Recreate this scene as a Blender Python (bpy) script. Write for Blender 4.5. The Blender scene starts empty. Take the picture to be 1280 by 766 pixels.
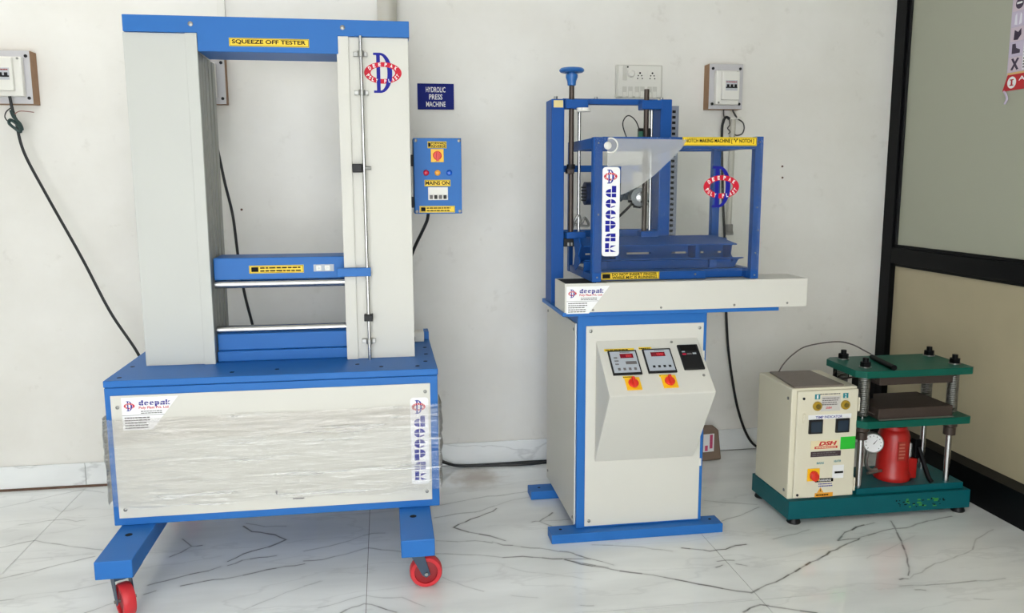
import bpy, bmesh, math, random
import numpy as np
from mathutils import Vector, Matrix

sc = bpy.context.scene
COL = sc.collection
random.seed(4)
rnd = random.Random(11)

# ------------------------------------------------------------------ camera
def make_camera():
    pitch, yaw, roll = math.radians(8.58959), math.radians(8.83719), math.radians(-0.21813)
    cy, sy, cp, sp = math.cos(yaw), math.sin(yaw), math.cos(pitch), math.sin(pitch)
    f = Vector((sy * cp, cy * cp, -sp))
    r0 = Vector((cy, -sy, 0))
    u0 = r0.cross(f)
    r = r0 * math.cos(roll) + u0 * math.sin(roll)
    u = -r0 * math.sin(roll) + u0 * math.cos(roll)
    cam = bpy.data.cameras.new('camera')
    cam.sensor_width = 36.0
    cam.lens = 36.0 * 1026.586 / 1280.0
    cam.clip_start = 0.05
    o = bpy.data.objects.new('camera', cam)
    m = Matrix.Identity(4)
    for i in range(3):
        m[i][0], m[i][1], m[i][2] = r[i], u[i], -f[i]
    m[0][3], m[1][3], m[2][3] = 0, 0, 1.27
    o.matrix_world = m
    COL.objects.link(o)
    sc.camera = o
make_camera()

# ------------------------------------------------------------------ world, lamps, exposure
world = bpy.data.worlds.new('daylight')
sc.world = world
world.use_nodes = True
wn = world.node_tree.nodes
wn['Background'].inputs[0].default_value = (0.945, 0.978, 1.0, 1)
wn['Background'].inputs[1].default_value = 4.6

def area(name, loc, target, sx, sy, power, color=(1, 1, 1)):
    l = bpy.data.lights.new(name, 'AREA')
    l.shape = 'RECTANGLE'
    l.size, l.size_y, l.energy, l.color = sx, sy, power, color
    o = bpy.data.objects.new(name, l)
    o.location = loc
    d = Vector(target) - Vector(loc)
    o.rotation_euler = d.to_track_quat('-Z', 'Y').to_euler()
    COL.objects.link(o)
    return o
def bare_tube(x0, x1, y, z, power, color):
    """a fluorescent tube on the wall above the picture: shines all round"""
    for k in range(4):
        l = bpy.data.lights.new('tube_lamp', 'POINT')
        l.energy, l.color, l.shadow_soft_size = power / 4, color, 0.035
        o = bpy.data.objects.new('tube_lamp', l)
        o.location = (x0 + (x1 - x0) * (k + .5) / 4, y, z)
        COL.objects.link(o)
bare_tube(-2.05, -0.85, 3.40, 2.70, 2.5, (0.96, 0.985, 1.0))
area('tube_lamp', (-0.85, 3.05, 2.90), (-0.85, 3.06, 0.0), 1.25, 0.08, 5, (0.98, 0.99, 1.0))
area('tube_lamp', (0.5, 0.0, 2.88), (0.55, 0.8, 0.0), 1.2, 0.08, 4, (0.99, 0.985, 0.97))
area('tube_lamp', (-1.6, 0.1, 2.88), (-1.4, 0.9, 0.0), 1.2, 0.08, 2.5, (0.97, 0.99, 1.0))

sc.view_settings.view_transform = 'Standard'
sc.view_settings.look = 'None'
sc.view_settings.exposure = 0.5
sc.view_settings.gamma = 1.0
sc.view_settings.use_curve_mapping = False

# ------------------------------------------------------------------ materials
def lin(c):
    c = c / 255.0
    return c / 12.92 if c <= 0.04045 else ((c + 0.055) / 1.055) ** 2.4

def rgb(*c):
    return (lin(c[0]), lin(c[1]), lin(c[2]), 1.0)

MATS = {}
def mat(name, c, rough=0.45, metal=0.0, var=0.05, scale=9.0, bump=0.0, bscale=120.0, spec=0.5):
    if name in MATS:
        return MATS[name]
    m = bpy.data.materials.new(name)
    m.use_nodes = True
    nt = m.node_tree
    b = nt.nodes['Principled BSDF']
    b.inputs['Roughness'].default_value = rough
    b.inputs['Metallic'].default_value = metal
    b.inputs['Specular IOR Level'].default_value = spec
    tc = nt.nodes.new('ShaderNodeTexCoord')
    no = nt.nodes.new('ShaderNodeTexNoise')
    no.inputs['Scale'].default_value = scale
    no.inputs['Detail'].default_value = 4
    nt.links.new(tc.outputs['Object'], no.inputs['Vector'])
    mx = nt.nodes.new('ShaderNodeMix')
    mx.data_type = 'RGBA'
    col = rgb(*c)
    mx.inputs[6].default_value = tuple(v * (1 - var) for v in col[:3]) + (1,)
    mx.inputs[7].default_value = tuple(min(1, v * (1 + var)) for v in col[:3]) + (1,)
    nt.links.new(no.outputs['Fac'], mx.inputs[0])
    nt.links.new(mx.outputs[2], b.inputs['Base Color'])
    if bump:
        n2 = nt.nodes.new('ShaderNodeTexNoise')
        n2.inputs['Scale'].default_value = bscale
        nt.links.new(tc.outputs['Object'], n2.inputs['Vector'])
        bp = nt.nodes.new('ShaderNodeBump')
        bp.inputs['Strength'].default_value = bump
        bp.inputs['Distance'].default_value = 0.002
        nt.links.new(n2.outputs['Fac'], bp.inputs['Height'])
        nt.links.new(bp.outputs['Normal'], b.inputs['Normal'])
    MATS[name] = m
    return m

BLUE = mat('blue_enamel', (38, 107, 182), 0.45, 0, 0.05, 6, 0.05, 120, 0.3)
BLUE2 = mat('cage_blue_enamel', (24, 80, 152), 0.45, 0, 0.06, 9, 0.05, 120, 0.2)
BLUED = mat('hand_wheel_blue', (38, 100, 168), 0.35)
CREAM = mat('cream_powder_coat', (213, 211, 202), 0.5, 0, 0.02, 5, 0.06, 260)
WHITE = mat('white_plastic', (228, 226, 218), 0.4, 0, 0.02)
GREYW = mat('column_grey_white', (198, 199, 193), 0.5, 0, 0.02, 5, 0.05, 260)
STEEL = mat('zinc_steel', (150, 150, 146), 0.38, 0.85, 0.06, 30)
CHROME = mat('polished_chrome', (190, 190, 190), 0.26, 1.0, 0.03, 40)
CHAN = mat('dull_aluminium', (150, 150, 143), 0.45, 0.35, 0.08, 30)
DARK = mat('black_plastic', (20, 20, 22), 0.45, 0, 0.05, 9, 0, 120, 0.3)
BLACK = mat('black_paint', (8, 9, 11), 0.45, 0, 0.1, 9, 0, 120, 0.12)
RUBBER = mat('black_cable_rubber', (20, 22, 24), 0.5)
FORK = mat('caster_fork_paint', (52, 72, 92), 0.45)
RED = mat('red_polyurethane', (205, 44, 52), 0.45, 0, 0.1, 30)
REDH = mat('hub_red', (150, 34, 40), 0.5)
SCREWB = mat('oiled_screw_steel', (72, 62, 56), 0.38, 0.5, 0.1, 60)
YEL = mat('yellow_label', (240, 205, 40), 0.45, 0, 0.03)
YSW = mat('yellow_switch_plate', (248, 190, 22), 0.4, 0, 0.03)
RSW = mat('red_switch_knob', (222, 46, 28), 0.35)
INK = mat('black_ink', (16, 14, 12), 0.6, 0, 0.05, 9, 0, 120, 0.15)
INKG = mat('grey_ink', (105, 100, 100), 0.6)
NAVY = mat('navy_ink', (22, 26, 142), 0.5, 0, 0.05, 9, 0, 120, 0.2)
INDIGO = mat('indigo_ink', (60, 52, 140), 0.5)
CRIM = mat('crimson_ink', (200, 20, 48), 0.5, 0, 0.05, 9, 0, 120, 0.25)
PAPER = mat('white_vinyl', (240, 240, 240), 0.4, 0, 0.01)
SIGN = mat('navy_sign_board', (8, 26, 112), 0.5, 0, 0.04, 9, 0, 120, 0.15)
TEAL = mat('teal_enamel', (4, 90, 98), 0.4, 0, 0.08, 14, 0.05, 120, 0.25)
TEALD = mat('green_enamel', (8, 88, 74), 0.4, 0, 0.1, 14, 0.05, 120, 0.25)
IVORY = mat('ivory_enamel', (224, 218, 196), 0.5, 0, 0.03, 8, 0.05, 200)
PLATEN = mat('brown_hot_platen', (66, 54, 48), 0.65, 0.2, 0.15, 30)
RUST = mat('dark_oily_steel', (70, 60, 54), 0.5, 0.4, 0.15, 40)
JACK = mat('jack_red', (178, 30, 26), 0.35, 0, 0.14, 30)
SLATE = mat('grey_slab', (124, 112, 104), 0.5, 0.1, 0.12, 40)
PLY = mat('laminate_white_board', (196, 194, 196), 0.45, 0, 0.02)
WOOD = mat('raw_plywood_edge', (150, 116, 86), 0.7, 0, 0.2, 40)
PVC = mat('pvc_pipe', (196, 192, 180), 0.4, 0, 0.04)
PVCG = mat('grey_pipe_fitting', (128, 124, 120), 0.5)
GREEN = mat('green_sticker', (40, 190, 50), 0.5)
CYAN = mat('teal_tag', (30, 130, 140), 0.5)
OLIVE = mat('yellow_push_button', (172, 140, 40), 0.35, 0, 0.1)
ORANGE = mat('orange_label', (232, 160, 40), 0.5)
SCREEN = mat('dark_display', (46, 58, 72), 0.15)
REDSCR = mat('red_display_window', (128, 16, 34), 0.2)
GREYP = mat('meter_grey_face', (176, 182, 190), 0.4)
LAMPR = mat('red_indicator_lens', (196, 26, 62), 0.25)
LAMPY = mat('amber_indicator_lens', (240, 170, 60), 0.25)
LAMPB = mat('blue_indicator_lens', (30, 96, 205), 0.25)
GREENC = mat('green_connector', (24, 92, 70), 0.45)
MOTOR = mat('motor_blue_grey', (62, 78, 94), 0.4, 0.3, 0.1, 30)
MOTORD = mat('motor_navy', (34, 48, 82), 0.4, 0.2, 0.1, 30)
DUCT = mat('grey_slotted_duct', (118, 122, 134), 0.5)
PINK = mat('pink_print', (196, 70, 110), 0.5)
KRAFT = mat('kraft_brown', (128, 108, 92), 0.7, 0, 0.12, 30)
POSTER = mat('poster_mauve', (190, 180, 200), 0.5, 0, 0.05, 30)
POSTRED = mat('poster_red', (190, 30, 40), 0.5)
GLUE = mat('brown_dirt', (96, 72, 58), 0.9, 0, 0.3, 30)

def wall_mat():
    m = mat('white_wall_paint', (226, 222, 213), 0.55, 0, 0.0)
    nt = m.node_tree
    b = nt.nodes['Principled BSDF']
    g = nt.nodes.new('ShaderNodeNewGeometry')
    def noise(scale, detail, rough=0.5):
        n = nt.nodes.new('ShaderNodeTexNoise')
        n.inputs['Scale'].default_value = scale
        n.inputs['Detail'].default_value = detail
        n.inputs['Roughness'].default_value = rough
        nt.links.new(g.outputs['Position'], n.inputs['Vector'])
        return n
    def ramp(a, c0, bb, c1):
        r = nt.nodes.new('ShaderNodeValToRGB')
        r.color_ramp.elements[0].position, r.color_ramp.elements[0].color = a, c0
        r.color_ramp.elements[1].position, r.color_ramp.elements[1].color = bb, c1
        return r
    n1 = noise(2.2, 5, 0.6)
    r1 = ramp(0.3, rgb(226, 223, 215), 0.7, rgb(236, 234, 228))
    nt.links.new(n1.outputs['Fac'], r1.inputs[0])
    n2 = noise(11, 6, 0.65)
    r2 = ramp(0.62, (1, 1, 1, 1), 0.8, (0.86, 0.85, 0.83, 1))
    nt.links.new(n2.outputs['Fac'], r2.inputs[0])
    mx = nt.nodes.new('ShaderNodeMix')
    mx.data_type, mx.blend_type = 'RGBA', 'MULTIPLY'
    mx.inputs[0].default_value = 1
    nt.links.new(r1.outputs[0], mx.inputs[6])
    nt.links.new(r2.outputs[0], mx.inputs[7])
    nt.links.new(mx.outputs[2], b.inputs['Base Color'])
    n3 = noise(3.5, 3)
    bp = nt.nodes.new('ShaderNodeBump')
    bp.inputs['Strength'].default_value = 0.25
    bp.inputs['Distance'].default_value = 0.02
    nt.links.new(n3.outputs['Fac'], bp.inputs['Height'])
    nt.links.new(bp.outputs['Normal'], b.inputs['Normal'])
    return m

# course of the larger veins on the floor, in metres (weight, points)
VEINS = [
(0.50,[(-1.535,3.382),(-1.432,3.447),(-1.363,3.493),(-1.277,3.538),(-1.179,3.488)]),
(0.60,[(-1.389,3.192),(-1.295,3.219),(-1.240,3.222),(-1.186,3.191),(-1.158,3.200)]),
(0.60,[(-1.370,2.990),(-1.319,3.018),(-1.271,3.036),(-1.202,2.998),(-1.111,2.955),(-1.006,2.914)]),
(0.60,[(-1.266,2.741),(-1.175,2.779),(-1.100,2.824),(-1.016,2.863)]),
(0.30,[(-1.272,2.777),(-1.272,2.881),(-1.158,2.880),(-1.026,2.885)]),
(0.40,[(-1.331,3.352),(-1.282,3.305),(-1.242,3.316),(-1.218,3.351)]),
(0.45,[(-1.041,2.615),(-0.989,2.627),(-0.910,2.657)]),
(0.55,[(-0.915,2.467),(-0.879,2.492),(-0.851,2.513)]),
(0.50,[(-1.200,2.586),(-1.163,2.591)]),
(0.70,[(-0.771,2.556),(-0.742,2.574)]),
(0.80,[(-0.775,2.617),(-0.728,2.638),(-0.661,2.672),(-0.606,2.688),(-0.570,2.713)]),
(0.80,[(-0.670,2.595),(-0.605,2.615),(-0.544,2.621),(-0.485,2.638),(-0.416,2.665),(-0.294,2.689)]),
(0.80,[(-0.758,2.817),(-0.728,2.847),(-0.702,2.892),(-0.667,2.895)]),
(0.70,[(-0.749,2.962),(-0.702,2.892)]),
(1.00,[(-0.554,2.749),(-0.511,2.800),(-0.430,2.844),(-0.378,2.895),(-0.423,2.945),(-0.510,2.987),(-0.549,3.042)]),
(0.80,[(-0.548,2.718),(-0.507,2.750),(-0.453,2.763),(-0.397,2.768)]),
(0.35,[(-0.448,2.407),(-0.400,2.446),(-0.333,2.498),(-0.233,2.557)]),
(0.60,[(-0.543,3.067),(-0.469,3.025),(-0.391,3.016)]),
(0.30,[(-0.639,2.783),(-0.585,2.796)]),
(0.50,[(-0.305,2.789),(-0.219,2.815),(-0.146,2.851),(-0.102,2.886),(-0.071,2.899),(-0.025,2.894)]),
(0.60,[(-0.298,2.711),(-0.236,2.711),(-0.157,2.742),(-0.094,2.777),(-0.070,2.773),(0.033,2.728)]),
(0.80,[(-0.157,2.343),(-0.124,2.371),(-0.089,2.387),(-0.048,2.363),(0.007,2.320)]),
(0.40,[(-0.226,2.384),(-0.168,2.404),(-0.088,2.440),(-0.031,2.413),(0.026,2.408),(0.093,2.340)]),
(0.30,[(-0.281,2.532),(-0.226,2.556)]),
(0.60,[(0.164,3.005),(0.242,3.026),(0.343,3.038)]),
(0.60,[(0.169,3.117),(0.393,3.188),(0.465,3.190),(0.577,3.218)]),
(0.50,[(0.145,2.693),(0.298,2.660)]),
(1.00,[(0.410,3.055),(0.362,3.010),(0.299,2.968),(0.228,2.903),(0.279,2.852),(0.353,2.806),(0.401,2.758)]),
(0.50,[(0.162,3.001),(0.247,3.029),(0.322,3.031),(0.405,3.083)]),
(0.35,[(0.387,3.070),(0.482,3.129),(0.575,3.153)]),
(0.70,[(0.354,2.757),(0.388,2.724),(0.511,2.678),(0.608,2.627),(0.666,2.568)]),
(0.80,[(0.374,2.627),(0.441,2.625),(0.539,2.589),(0.666,2.568)]),
(0.80,[(0.581,2.574),(0.633,2.541),(0.709,2.497)]),
(0.80,[(0.525,2.904),(0.554,2.905),(0.619,2.978)]),
(0.70,[(0.554,2.905),(0.590,2.855)]),
(0.50,[(0.554,2.905),(0.671,2.906)]),
(0.60,[(0.157,2.798),(0.232,2.777),(0.294,2.776),(0.353,2.748)]),
(0.50,[(0.150,2.694),(0.282,2.664),(0.374,2.627)]),
(0.25,[(0.365,2.569),(0.410,2.530),(0.633,2.426)]),
(0.35,[(0.160,2.518),(0.223,2.449),(0.280,2.404)]),
(0.35,[(0.363,2.363),(0.440,2.337)]),
(0.60,[(0.560,2.271),(0.598,2.262)]),
(1.00,[(0.580,2.577),(0.626,2.535),(0.695,2.500),(0.742,2.467),(0.805,2.438),(0.870,2.402),(0.962,2.340),(1.027,2.300),(1.106,2.261)]),
(0.80,[(0.577,2.643),(0.618,2.621),(0.640,2.595),(0.668,2.568),(0.732,2.512)]),
(0.55,[(0.701,2.675),(0.839,2.639),(0.962,2.580)]),
(1.00,[(1.004,2.599),(1.055,2.578),(1.090,2.559),(1.151,2.564),(1.198,2.587),(1.238,2.590)]),
(0.80,[(1.086,2.481),(1.117,2.485),(1.143,2.479)]),
(0.80,[(1.064,2.440),(1.092,2.453)]),
(0.80,[(1.141,2.453),(1.170,2.434)]),
(0.90,[(1.031,2.154),(1.060,2.173),(1.098,2.186),(1.121,2.179)]),
(0.30,[(0.557,2.231),(0.651,2.225),(0.840,2.228),(0.995,2.225),(1.089,2.223)]),
(1.00,[(1.104,2.259),(1.172,2.299),(1.249,2.334),(1.366,2.407),(1.476,2.468),(1.556,2.517),(1.632,2.554),(1.662,2.571)]),
(0.90,[(1.662,2.571),(1.575,2.566),(1.638,2.628),(1.744,2.676)]),
(0.50,[(1.352,2.615),(1.423,2.636),(1.522,2.670)]),
(0.60,[(1.234,2.794),(1.355,2.852),(1.435,2.900)]),
(0.50,[(1.248,3.000),(1.313,2.969),(1.440,2.926)]),
(0.90,[(1.098,2.187),(1.163,2.154),(1.242,2.115)]),
(0.75,[(1.667,2.578),(1.743,2.602),(1.829,2.627),(1.884,2.626),(2.000,2.670),(2.120,2.695)]),
(0.30,[(1.596,2.421),(1.767,2.503),(1.872,2.559)]),
(0.45,[(1.652,2.267),(1.773,2.334),(1.944,2.397),(1.997,2.423),(2.068,2.497),(2.188,2.560)]),
(0.50,[(1.587,2.225),(1.672,2.217),(1.742,2.214),(1.818,2.217),(1.955,2.218)]),
(0.60,[(1.620,2.195),(1.650,2.187)]),
(0.40,[(1.763,2.115),(1.847,2.094)]),
(0.80,[(1.865,2.693),(1.796,2.527),(1.732,2.399),(1.657,2.285)]),
(0.90,[(1.614,2.265),(1.644,2.265)]),
(0.70,[(1.794,2.688),(1.711,2.662),(1.631,2.621),(1.581,2.570)])]

def vein_image():
    X0, Y0, W, H, S = -1.75, 2.1, 1680, 600, 0.0025
    a = np.zeros((H, W), np.float32)
    rr = np.random.RandomState(3)
    for w, pts in VEINS:
        for (x0, y0), (x1, y1) in zip(pts[:-1], pts[1:]):
            n = max(2, int(math.hypot(x1 - x0, y1 - y0) / 0.03))
            ts = np.linspace(0, 1, n + 1)
            nx, ny = -(y1 - y0), (x1 - x0)
            L = math.hypot(nx, ny) + 1e-6
            j = rr.normal(0, 0.0022, n + 1)
            j[0] = j[-1] = 0
            P = [(x0 + (x1 - x0) * t + nx / L * q, y0 + (y1 - y0) * t + ny / L * q) for t, q in zip(ts, j)]
            for (ax, ay), (bx, by) in zip(P[:-1], P[1:]):
                half = (0.0012 + 0.0019 * w) * rr.uniform(0.6, 1.35)
                amp = w * rr.uniform(0.5, 0.95)
                m = 0.03
                i0, i1 = int((min(ax, bx) - m - X0) / S), int((max(ax, bx) + m - X0) / S) + 1
                k0, k1 = int((min(ay, by) - m - Y0) / S), int((max(ay, by) + m - Y0) / S) + 1
                i0, k0, i1, k1 = max(0, i0), max(0, k0), min(W, i1), min(H, k1)
                if i0 >= i1 or k0 >= k1:
                    continue
                gx, gy = np.meshgrid(X0 + (np.arange(i0, i1) + .5) * S, Y0 + (np.arange(k0, k1) + .5) * S)
                dx, dy = bx - ax, by - ay
                t = np.clip(((gx - ax) * dx + (gy - ay) * dy) / (dx * dx + dy * dy + 1e-9), 0, 1)
                d = np.hypot(gx - ax - t * dx, gy - ay - t * dy)
                v = amp * np.clip(1.25 - d / half * 0.8, 0, 1) + 0.13 * w * np.exp(-(d / 0.011) ** 2)
                a[k0:k1, i0:i1] = np.maximum(a[k0:k1, i0:i1], v)
    im = bpy.data.images.new('marble_veins', W, H, alpha=False, float_buffer=False)
    im.colorspace_settings.name = 'Non-Color'
    px = np.ones((H, W, 4), np.float32)
    px[..., 0] = px[..., 1] = px[..., 2] = np.clip(a, 0, 1)
    im.pixels.foreach_set(px.ravel())
    im.update()
    im.pack()
    return im, (X0, Y0, W * S, H * S)

def floor_mat(name='polished_marble', veins=True):
    m = bpy.data.materials.new(name)
    m.use_nodes = True
    nt = m.node_tree
    N, Lk = nt.nodes, nt.links
    b = N['Principled BSDF']
    b.inputs['Roughness'].default_value = 0.045 if veins else 0.25
    b.inputs['Specular IOR Level'].default_value = 0.6
    g = N.new('ShaderNodeNewGeometry')
    n1 = N.new('ShaderNodeTexNoise')
    mp = N.new('ShaderNodeMapping')
    mp.inputs['Scale'].default_value = (1.2, 4.0, 4.0)
    mp.inputs['Rotation'].default_value = (0, 0, 0.2)
    Lk.new(g.outputs['Position'], mp.inputs[0])
    Lk.new(mp.outputs[0], n1.inputs['Vector'])
    n1.inputs['Scale'].default_value = 1.6
    n1.inputs['Detail'].default_value = 6
    r1 = N.new('ShaderNodeValToRGB')
    r1.color_ramp.elements[0].position, r1.color_ramp.elements[0].color = 0.3, rgb(224, 226, 225)
    r1.color_ramp.elements[1].position, r1.color_ramp.elements[1].color = 0.62, rgb(242, 244, 243)
    Lk.new(n1.outputs['Fac'], r1.inputs[0])
    # thin natural veins of the stone
    n2 = N.new('ShaderNodeTexNoise')
    mp2 = N.new('ShaderNodeMapping')
    mp2.inputs['Scale'].default_value = (0.8, 2.6, 2.6)
    mp2.inputs['Location'].default_value = (3.3, 7.1, 0.2)
    Lk.new(g.outputs['Position'], mp2.inputs[0])
    Lk.new(mp2.outputs[0], n2.inputs['Vector'])
    n2.inputs['Scale'].default_value = 1.5
    n2.inputs['Detail'].default_value = 7
    s = N.new('ShaderNodeMath'); s.operation = 'SUBTRACT'; s.inputs[1].default_value = 0.5
    Lk.new(n2.outputs['Fac'], s.inputs[0])
    ab = N.new('ShaderNodeMath'); ab.operation = 'ABSOLUTE'
    Lk.new(s.outputs[0], ab.inputs[0])
    mr = N.new('ShaderNodeMapRange')
    mr.inputs['From Min'].default_value, mr.inputs['From Max'].default_value = 0.0, 0.012 if veins else 0.012
    mr.inputs['To Min'].default_value, mr.inputs['To Max'].default_value = (0.10 if veins else 0.22), 0.0
    Lk.new(ab.outputs[0], mr.inputs['Value'])
    last = mr.outputs[0]
    if veins:
        im, (x0, y0, w, h) = vein_image()
        mp3 = N.new('ShaderNodeMapping')
        mp3.vector_type = 'POINT'
        mp3.inputs['Location'].default_value = (-x0 / w, -y0 / h, 0)
        mp3.inputs['Scale'].default_value = (1 / w, 1 / h, 1)
        Lk.new(g.outputs['Position'], mp3.inputs[0])
        it = N.new('ShaderNodeTexImage')
        it.image = im
        it.extension = 'CLIP'
        Lk.new(mp3.outputs[0], it.inputs[0])
        mxm = N.new('ShaderNodeMath'); mxm.operation = 'MAXIMUM'
        Lk.new(it.outputs['Color'], mxm.inputs[0])
        Lk.new(last, mxm.inputs[1])
        last = mxm.outputs[0]
    mx = N.new('ShaderNodeMix'); mx.data_type = 'RGBA'
    Lk.new(last, mx.inputs[0])
    Lk.new(r1.outputs[0], mx.inputs[6])
    mx.inputs[7].default_value = rgb(70, 68, 66)
    out = mx.outputs[2]
    if veins:
        # rust-brown water stain by the wall
        d = N.new('ShaderNodeVectorMath'); d.operation = 'DISTANCE'
        sc_ = N.new('ShaderNodeVectorMath'); sc_.operation = 'MULTIPLY'
        sc_.inputs[1].default_value = (1.0, 0.8, 1.0)
        nz = N.new('ShaderNodeTexNoise'); nz.inputs['Scale'].default_value = 14; nz.inputs['Detail'].default_value = 5
        Lk.new(g.outputs['Position'], nz.inputs['Vector'])
        ad = N.new('ShaderNodeVectorMath'); ad.operation = 'MULTIPLY_ADD'
        ad.inputs[1].default_value = (0.16, 0.16, 0)
        Lk.new(nz.outputs['Color'], ad.inputs[0]); Lk.new(g.outputs['Position'], ad.inputs[2])
        Lk.new(ad.outputs[0], sc_.inputs[0]); Lk.new(sc_.outputs[0], d.inputs[0])
        d.inputs[1].default_value = (0.37 + 0.08, (3.41 + 0.08) * 0.8, 0)
        m2 = N.new('ShaderNodeMapRange'); m2.interpolation_type = 'SMOOTHSTEP'
        m2.inputs['From Min'].default_value, m2.inputs['From Max'].default_value = 0.02, 0.15
        m2.inputs['To Min'].default_value, m2.inputs['To Max'].default_value = 0.62, 0.0
        Lk.new(d.outputs['Value'], m2.inputs['Value'])
        mx2 = N.new('ShaderNodeMix'); mx2.data_type = 'RGBA'
        Lk.new(m2.outputs[0], mx2.inputs[0]); Lk.new(out, mx2.inputs[6])
        mx2.inputs[7].default_value = rgb(140, 112, 78)
        out = mx2.outputs[2]
    Lk.new(out, b.inputs['Base Color'])
    return m

def clear_mat(name, gloss_rough, base_mix, haze, tint, wrinkle=None, fres=1.5):
    """thin clear plastic: see-through, a fresnel shine and a little milky haze"""
    m = bpy.data.materials.new(name)
    m.use_nodes = True
    nt = m.node_tree
    N, Lk = nt.nodes, nt.links
    N.remove(N['Principled BSDF'])
    out = N['Material Output']
    tr = N.new('ShaderNodeBsdfTransparent'); tr.inputs[0].default_value = tint
    df = N.new('ShaderNodeBsdfDiffuse'); df.inputs[0].default_value = (0.82, 0.81, 0.79, 1)
    gl = N.new('ShaderNodeBsdfGlossy'); gl.inputs['Roughness'].default_value = gloss_rough
    mh = N.new('ShaderNodeMixShader'); mh.inputs[0].default_value = haze
    Lk.new(tr.outputs[0], mh.inputs[1]); Lk.new(df.outputs[0], mh.inputs[2])
    fr = N.new('ShaderNodeFresnel'); fr.inputs['IOR'].default_value = fres
    ad = N.new('ShaderNodeMath'); ad.operation = 'ADD'; ad.inputs[1].default_value = base_mix; ad.use_clamp = True
    Lk.new(fr.outputs[0], ad.inputs[0])
    ms = N.new('ShaderNodeMixShader')
    Lk.new(ad.outputs[0], ms.inputs[0]); Lk.new(mh.outputs[0], ms.inputs[1]); Lk.new(gl.outputs[0], ms.inputs[2])
    Lk.new(ms.outputs[0], out.inputs[0])
    if wrinkle:
        tc = N.new('ShaderNodeTexCoord')
        mp = N.new('ShaderNodeMapping')
        mp.inputs['Scale'].default_value = wrinkle[0]
        mp.inputs['Rotation'].default_value = (0, wrinkle[2], 0)
        Lk.new(tc.outputs['Object'], mp.inputs[0])
        nz = N.new('ShaderNodeTexNoise'); nz.inputs['Scale'].default_value = 1.0; nz.inputs['Detail'].default_value = 6
        nz.inputs['Distortion'].default_value = 0.7
        Lk.new(mp.outputs[0], nz.inputs['Vector'])
        bp = N.new('ShaderNodeBump'); bp.inputs['Strength'].default_value = wrinkle[1]; bp.inputs['Distance'].default_value = 0.01
        Lk.new(nz.outputs['Fac'], bp.inputs['Height'])
        Lk.new(bp.outputs[0], gl.inputs['Normal']); Lk.new(bp.outputs[0], df.inputs['Normal'])
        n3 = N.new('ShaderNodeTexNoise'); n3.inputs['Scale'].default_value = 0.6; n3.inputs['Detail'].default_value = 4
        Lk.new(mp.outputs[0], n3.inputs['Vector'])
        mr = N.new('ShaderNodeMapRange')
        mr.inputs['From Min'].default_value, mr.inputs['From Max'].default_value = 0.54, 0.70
        mr.inputs['To Min'].default_value, mr.inputs['To Max'].default_value = haze * 0.4, min(0.9, haze * 7)  # whitened creases; the white streaks also paint in highlights
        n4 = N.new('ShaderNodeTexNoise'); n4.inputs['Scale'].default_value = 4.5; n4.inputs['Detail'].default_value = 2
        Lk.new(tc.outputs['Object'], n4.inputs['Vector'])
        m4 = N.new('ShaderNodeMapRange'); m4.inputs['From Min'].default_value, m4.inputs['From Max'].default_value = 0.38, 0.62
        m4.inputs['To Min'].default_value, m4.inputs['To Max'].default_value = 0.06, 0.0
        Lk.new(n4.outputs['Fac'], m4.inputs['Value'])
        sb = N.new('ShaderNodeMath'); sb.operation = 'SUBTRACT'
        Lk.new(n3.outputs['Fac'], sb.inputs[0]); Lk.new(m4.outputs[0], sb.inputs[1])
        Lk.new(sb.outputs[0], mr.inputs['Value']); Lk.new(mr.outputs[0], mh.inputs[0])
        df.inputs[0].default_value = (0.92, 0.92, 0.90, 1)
    return m
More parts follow.
